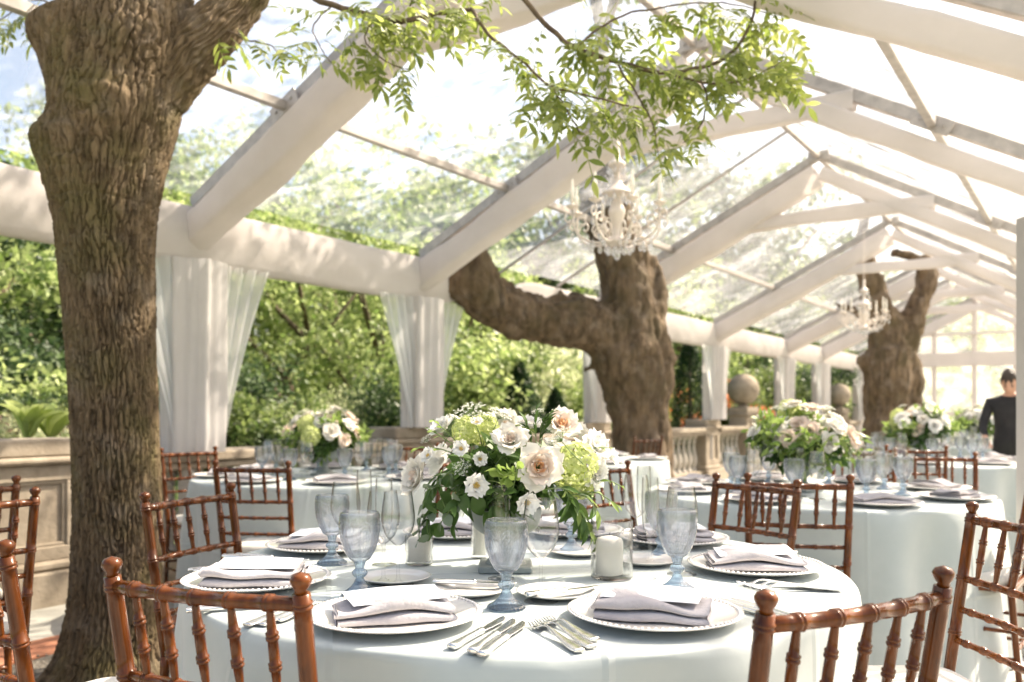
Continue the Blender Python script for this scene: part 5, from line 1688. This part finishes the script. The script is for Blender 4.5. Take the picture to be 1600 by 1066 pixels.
for k in range(34):
    a = 2 * math.pi * k / 34 + random.uniform(-.1, .1)
    rr = random.uniform(.05, .10)
    p0 = Vector((.05 * math.cos(a), .05 * math.sin(a), .16 + random.uniform(0, .1)))
    d = Vector((math.cos(a), math.sin(a), random.uniform(-.5, .9)))
    p1 = p0 + d * rr
    sprig(bq, [p0, (p0 + p1) / 2 + Vector((0, 0, .01)), p1], [LANCE[0], BROAD, LANCE[1]], 6, .9)
# dark filler leaves inside the bouquet
fill = foliage_mesh('inner_foliage', M['fl_leaf'], 900, clumps(.15, .13, .09, 40, .045, .1), .05, 91, .42)
fo = link('inner_foliage', fill, bq, (0, 0, .225)); fo['kind'] = 'stuff'
for px, py in ((738, 775), (768, 790), (756, 800)):
    o = link('leaf', BROAD, bq, bp(px, py, .13), (R_(80), R_(60), random.uniform(-.5, .5)), 1.1)

# smaller centrepieces behind, blooms joined one mesh each
bgfol = foliage_mesh('foliage', M['fl_leaf'], 1100, clumps(.20, .18, .10, 44, .06, .3), .06, 92, .42)
bgfol2 = foliage_mesh('foliage', M['fl_leaf2'], 800, clumps(.25, .23, .14, 34, .06, .6), .055, 93, .4)
def bouquet(x, y, seed, label, blush=.3, sc=1.0):
    rnd = random.Random(seed)
    r = empty('flower_centrepiece', (x, y, ZP), rnd.uniform(0, 6)); tag(r, label, 'bouquet', 'flower centrepieces')
    r.scale = (sc,) * 3
    vase_parts(r)
    f1 = link('foliage', bgfol, r, (0, 0, .22)); f1['kind'] = 'stuff'
    f2 = link('foliage', bgfol2, r, (0, 0, .24)); f2['kind'] = 'stuff'
    n = 26
    for i in range(n):
        z = 1 - (i + .5) / n * 1.15; a = i * 2.4 + seed
        s = math.sqrt(max(0, 1 - z * z)); d = Vector((s * math.cos(a), s * math.sin(a), z))
        jr = rnd.uniform(.78, 1.22); p = Vector((d.x * .205 * jr, d.y * .19 * jr, .235 + d.z * .13 * rnd.uniform(.75, 1.35)))
        if i % 8 == 5: link('hydrangea', HYD, r, p * 1.0, (rnd.random(), 0, rnd.random()), rnd.uniform(.8, 1.05)); continue
        rose_joined(r, p, d + Vector((0, 0, .2)), rnd.uniform(.036, .052), 'blush' if rnd.random() < blush else rnd.choice(('cream', 'white')), i)
    for i in range(4):
        u, s2 = UMB[i % 2]; a = i * 1.7
        o = link('lace_umbel', u, r, (.12 * math.cos(a), .12 * math.sin(a), .37), (0, .3, a), .9); link('umbel_stem', s2, o)
    return r
bouquet(-1.14, 5.25, 3, 'bouquet of blush and white roses on the back left table', .4)
bouquet(1.42, 4.22, 5, 'white and pale pink bouquet in the middle of the right table', .22, 1.05)
bouquet(3.26, 6.9, 8, 'blurred white bouquet on the far right table', .1, 1.1)
bouquet(5.30, 9.75, 9, 'small blurred white bouquet on the farthest table', .05, 1.1)

# ------------------------------------------------------------------ chandeliers
def make_chandelier():
    root = empty('chandelier')
    # z = 0 at the lowest crystal
    MB().add(lathe(spl([(.001, .085), (.05, .09), (.07, .105), (.06, .12), (.035, .14), (.03, .19), (.042, .24), (.05, .28), (.035, .32), (.025, .36), (.075, .375), (.085, .385), (.045, .42), (.022, .455), (.018, .50), (.045, .53), (.05, .55), (.02, .58), (.016, .66), (.001, .67)], 4), 28)).obj('column', M['chand'], root)
    arm_pts = [(.05, .12), (.10, .10), (.17, .105), (.235, .14), (.265, .20), (.262, .25), (.27, .285)]
    sc1 = [(.255, .19), (.235, .225), (.205, .235), (.19, .21), (.205, .19), (.222, .20)]
    sc2 = [(.268, .25), (.30, .255), (.315, .225), (.295, .205), (.28, .22)]
    sc3 = [(.06, .13), (.085, .19), (.13, .20), (.15, .165), (.125, .145), (.11, .165)]
    arm = MB()
    for S, r in ((arm_pts, .0068), (sc1, .005), (sc2, .005), (sc3, .0055)):
        P = smooth_path([(x, 0, z) for x, z in S], 6)
        arm.add(tube(P, r, 8))
    arm_me = arm.mesh('arm', M['chand'])
    cup = MB().add(lathe([(.001, .28), (.02, .283), (.036, .295), (.038, .299), (.02, .297), (.013, .30), (.013, .31), (.001, .31)], 16)).mesh('candle_cup', M['chand'])
    cnd = MB().add(lathe([(.001, .31), (.0105, .31), (.0105, .40), (.006, .405), (.009, .42), (.006, .438), (.001, .45)], 12)).mesh('candle_tube', M['wax'])
    drop = MB().add(lathe([(.0005, 0), (.006, .004), (.0105, .013), (.009, .024), (.003, .036), (.0012, .045), (.0005, .046)], 8)).mesh('crystal_drop', M['crystal'])
    for k in range(8):
        a = 2 * math.pi * k / 8 + .2
        o = link('arm', arm_me, root, None, (0, 0, a))
        for me in (cup, cnd):
            c_ = link(me.name.split('.')[0], me, o, (.27, 0, 0))
        for x, z in ((.27, .235), (.30, .15), (.17, .055), (.215, .08)):
            link('crystal_drop', drop, o, (x, 0, z), None, random.uniform(1.0, 1.35))
    for k in range(10):
        a = 2 * math.pi * k / 10
        link('crystal_drop', drop, root, (.055 * math.cos(a), .055 * math.sin(a), .035), None, 1.2)
        link('crystal_drop', drop, root, (.082 * math.cos(a), .082 * math.sin(a), .325), None, 1.25); link('crystal_drop', drop, root, (.15 * math.cos(a + .3), .15 * math.sin(a + .3), .06), None, 1.3)
        link('crystal_drop', drop, root, (.05 * math.cos(a), .05 * math.sin(a), .485), None, 1.0)
    link('crystal_drop', drop, root, (0, 0, 0), None, 1.9)
    for k in range(6):
        a = 2 * math.pi * k / 6
        P = smooth_path([(.045 * math.cos(a), .045 * math.sin(a), .55), (.075 * math.cos(a), .075 * math.sin(a), .46), (.13 * math.cos(a), .13 * math.sin(a), .40)], 4)
        mb = MB()
        for p in P: mb.add(lathe(ellips(.006, 0, 4), 6), Matrix.Translation(p))
        mb.obj('crystal_strand', M['crystal'], root)
    ch = MB()
    for k in range(22):
        z = .665 + k * .026
        ring = [(.008 * math.cos(t), 0, z + .016 * math.sin(t)) if k % 2 else (0, .008 * math.cos(t), z + .016 * math.sin(t)) for t in [2 * math.pi * i / 10 for i in range(11)]]
        ch.add(tube(ring, .0022, 5))
    ch.obj('chain', M['chand'], root)
    return root
cd1 = make_chandelier()
p = pt(964, 408, 5.45); cd1.location = p; cd1.scale = (1.08, 1.08, 1.12)
tag(cd1, 'ivory candle chandelier with crystal drops, the nearer one, before the middle trunk', 'chandelier', 'chandeliers')
cd2 = copy_tree(cd1); cd2.location = pt(1350, 527, 11.1); cd2.rotation_euler = (0, 0, .4); cd2.scale = (1, 1, 1.1)
tag(cd2, 'smaller looking farther chandelier hanging before the forked tree', 'chandelier', 'chandeliers')

# ------------------------------------------------------------------ person at the far right
def skin_body(name, joints, edges, mat, root_i, sub=2):
    me = bpy.data.meshes.new(name)
    me.from_pydata([j[0] for j in joints], edges, [])
    o = bpy.data.objects.new(name, me); COL.objects.link(o)
    sk = o.modifiers.new('skin', 'SKIN'); sk.use_smooth_shade = True
    for i, (p, r) in enumerate(joints):
        s = me.skin_vertices[0].data[i]; s.radius = r if hasattr(r, '__len__') else (r, r)
        s.use_root = (i == root_i)
    sb_ = o.modifiers.new('sub', 'SUBSURF'); sb_.levels = sub; sb_.render_levels = sub
    dg = bpy.context.evaluated_depsgraph_get()
    m2 = bpy.data.meshes.new_from_object(o.evaluated_get(dg))
    bpy.data.objects.remove(o)
    m2.materials.clear(); m2.materials.append(mat)
    m2.polygons.foreach_set('use_smooth', [True] * len(m2.polygons))
    return m2
def make_person():
    # local: facing -y (towards the camera), head bowed, arms reaching down and forward to a table
    J = [((0, 0, .86), (.15, .11)), ((0, -.01, 1.02), (.14, .10)), ((0, -.03, 1.16), (.155, .11)), ((0, -.05, 1.26), (.15, .10)), ((0, -.065, 1.315), (.065, .06)), ((0, -.085, 1.365), (.05, .05)),
         ((-.17, -.05, 1.255), .06), ((-.235, -.09, 1.06), .046), ((-.21, -.26, .93), .036), ((-.19, -.32, .90), (.034, .024)),
         ((.17, -.05, 1.255), .06), ((.235, -.09, 1.06), .046), ((.21, -.26, .93), .036), ((.19, -.32, .90), (.034, .024)),
         ((-.09, .0, .80), .088), ((-.10, -.01, .45), .06), ((-.105, .02, .10), .042), ((-.11, -.12, .045), (.04, .035)),
         ((.09, .0, .80), .088), ((.10, -.01, .45), .06), ((.105, .02, .10), .042), ((.11, -.12, .045), (.04, .035))]
    E = [(0, 1), (1, 2), (2, 3), (3, 4), (4, 5), (3, 6), (6, 7), (7, 8), (8, 9), (3, 10), (10, 11), (11, 12), (12, 13), (0, 14), (14, 15), (15, 16), (16, 17), (0, 18), (18, 19), (19, 20), (20, 21)]
    # fingers
    for s, h in ((-1, 9), (1, 13)):
        hp = Vector(J[h][0])
        for k, (dx, L) in enumerate(((-.024, .055), (-.008, .066), (.008, .062), (.024, .05))):
            i0 = len(J)
            J.append((tuple(hp + Vector((dx, -.035, -.008))), .0095)); J.append((tuple(hp + Vector((dx * 1.1, -.035 - L * .55, -.018))), .0085)); J.append((tuple(hp + Vector((dx * 1.1, -.035 - L * .9, -.04))), .0075))
            E += [(h, i0), (i0, i0 + 1), (i0 + 1, i0 + 2)]
        i0 = len(J)
        J.append((tuple(hp + Vector((-s * .032, -.01, -.012))), .0105)); J.append((tuple(hp + Vector((-s * .045, -.035, -.03))), .009)); E += [(h, i0), (i0, i0 + 1)]
    root = empty('person')
    body = skin_body('body', J, E, M['skin'], 0, 1)
    # clothing by height: shirt, trousers share the continuous body surface as materials
    body.materials.append(M['shirt']); body.materials.append(M['trouser'])
    for p in body.polygons:
        c_ = p.center
        if c_.z < .88 and abs(c_.x) < .19 and c_.y > -.2: p.material_index = 2
        elif c_.z < 1.315 and c_.y > -.245: p.material_index = 1
    link('body', body, root)
    # head: egg with brow, nose, chin
    hd_ = []
    nu, nv = 32, 24
    def hf(i, j):
        a = 2 * math.pi * i / nu; b = math.pi * j / (nv - 1)
        x = .074 * math.sin(b) * math.sin(a); y = -.094 * math.sin(b) * math.cos(a); z = -.118 * math.cos(b)
        if z < 0: x *= 1 - .28 * (z / -.118) ** 2; y = y * (1 - .10 * (z / -.118) ** 2) - .010 * (z / -.118)
        fr = max(0, math.cos(a)) * math.sin(b)
        nose = math.exp(-((x / .013) ** 2 + ((z + .022) / .022) ** 2)) * .020 * (1 if fr > .6 else 0)
        eye = math.exp(-(((abs(x) - .030) / .016) ** 2 + ((z - .004) / .012) ** 2)) * .008 * (1 if fr > .4 else 0)
        mouth = math.exp(-((x / .024) ** 2 + ((z + .062) / .008) ** 2)) * .005 * (1 if fr > .5 else 0)
        return (x, y - nose + eye - mouth, z)
    head = MB().add(grid(nu, nv, hf, wrap=True))
    for s in (-1, 1):
        head.add(lathe(ellips(.026, 0, 8), 12), Matrix.Translation((s * .075, .008, -.01)) @ Matrix.Diagonal((.35, .7, 1.15, 1)))
    ho = head.obj('head', M['skin'], root)
    ho.location = (0, -.115, 1.435); ho.rotation_euler = (R_(34), 0, R_(-8))
    def hair(i, j):
        a = 2 * math.pi * i / 36; b = j / 14
        # cap covering the top, low at the back, above the brow in front
        lim = (.05 + .018 * math.sin(a * 9 + 1)) if math.cos(a) > .45 else (.0 if math.cos(a) > -.1 else -.075)
        zt = .128 - (.128 - lim) * b
        q = max(-1, min(1, zt / .122)); rr = math.sqrt(max(0, 1 - q * q))
        k = 1.06 + .09 * mnoise.noise(Vector((math.cos(a) * 7, math.sin(a) * 7, b * 9))) + (.05 if math.cos(a) > .2 and b < .8 else 0)
        return (.076 * rr * math.sin(a) * k, -.096 * rr * math.cos(a) * k, zt * 1.02 + .004)
    MB().add(grid(36, 15, hair, wrap=True)).obj('hair', M['hair'], ho)
    for s in (-1, 1):
        MB().add(tube([(s * .018, -.088, .022), (s * .03, -.089, .027), (s * .044, -.082, .022)], [.002, .0035, .0015], 6)).obj('eyebrow', M['hair'], ho)
        MB().add(lathe(ellips(.009, 0, 6), 10)).obj('eye', M['wick'], ho).location = (s * .030, -.079, .003)
    return root
person = make_person()
person.location = (4.235, 7.35, 0); person.rotation_euler = (0, 0, R_(-30)); person.scale = (.86, .86, .97)
tag(person, 'person in a black short sleeved top bending over the far right table', 'person')

# slim grey upright cut off by the right edge
gp = empty('grey_post', (2.40, 4.0, 0)); tag(gp, 'slim grey upright post cut off by the right edge of the photo', 'post')
MB().add(boxv(-.045, .045, -.04, .04, 0.02, 2.05, .004)).obj('shaft', M['panel'], gp, False)
MB().add(boxv(-.16, .16, -.16, .16, 0, .02, .004)).obj('base_plate', M['panel'], gp, False)

finish_labels()
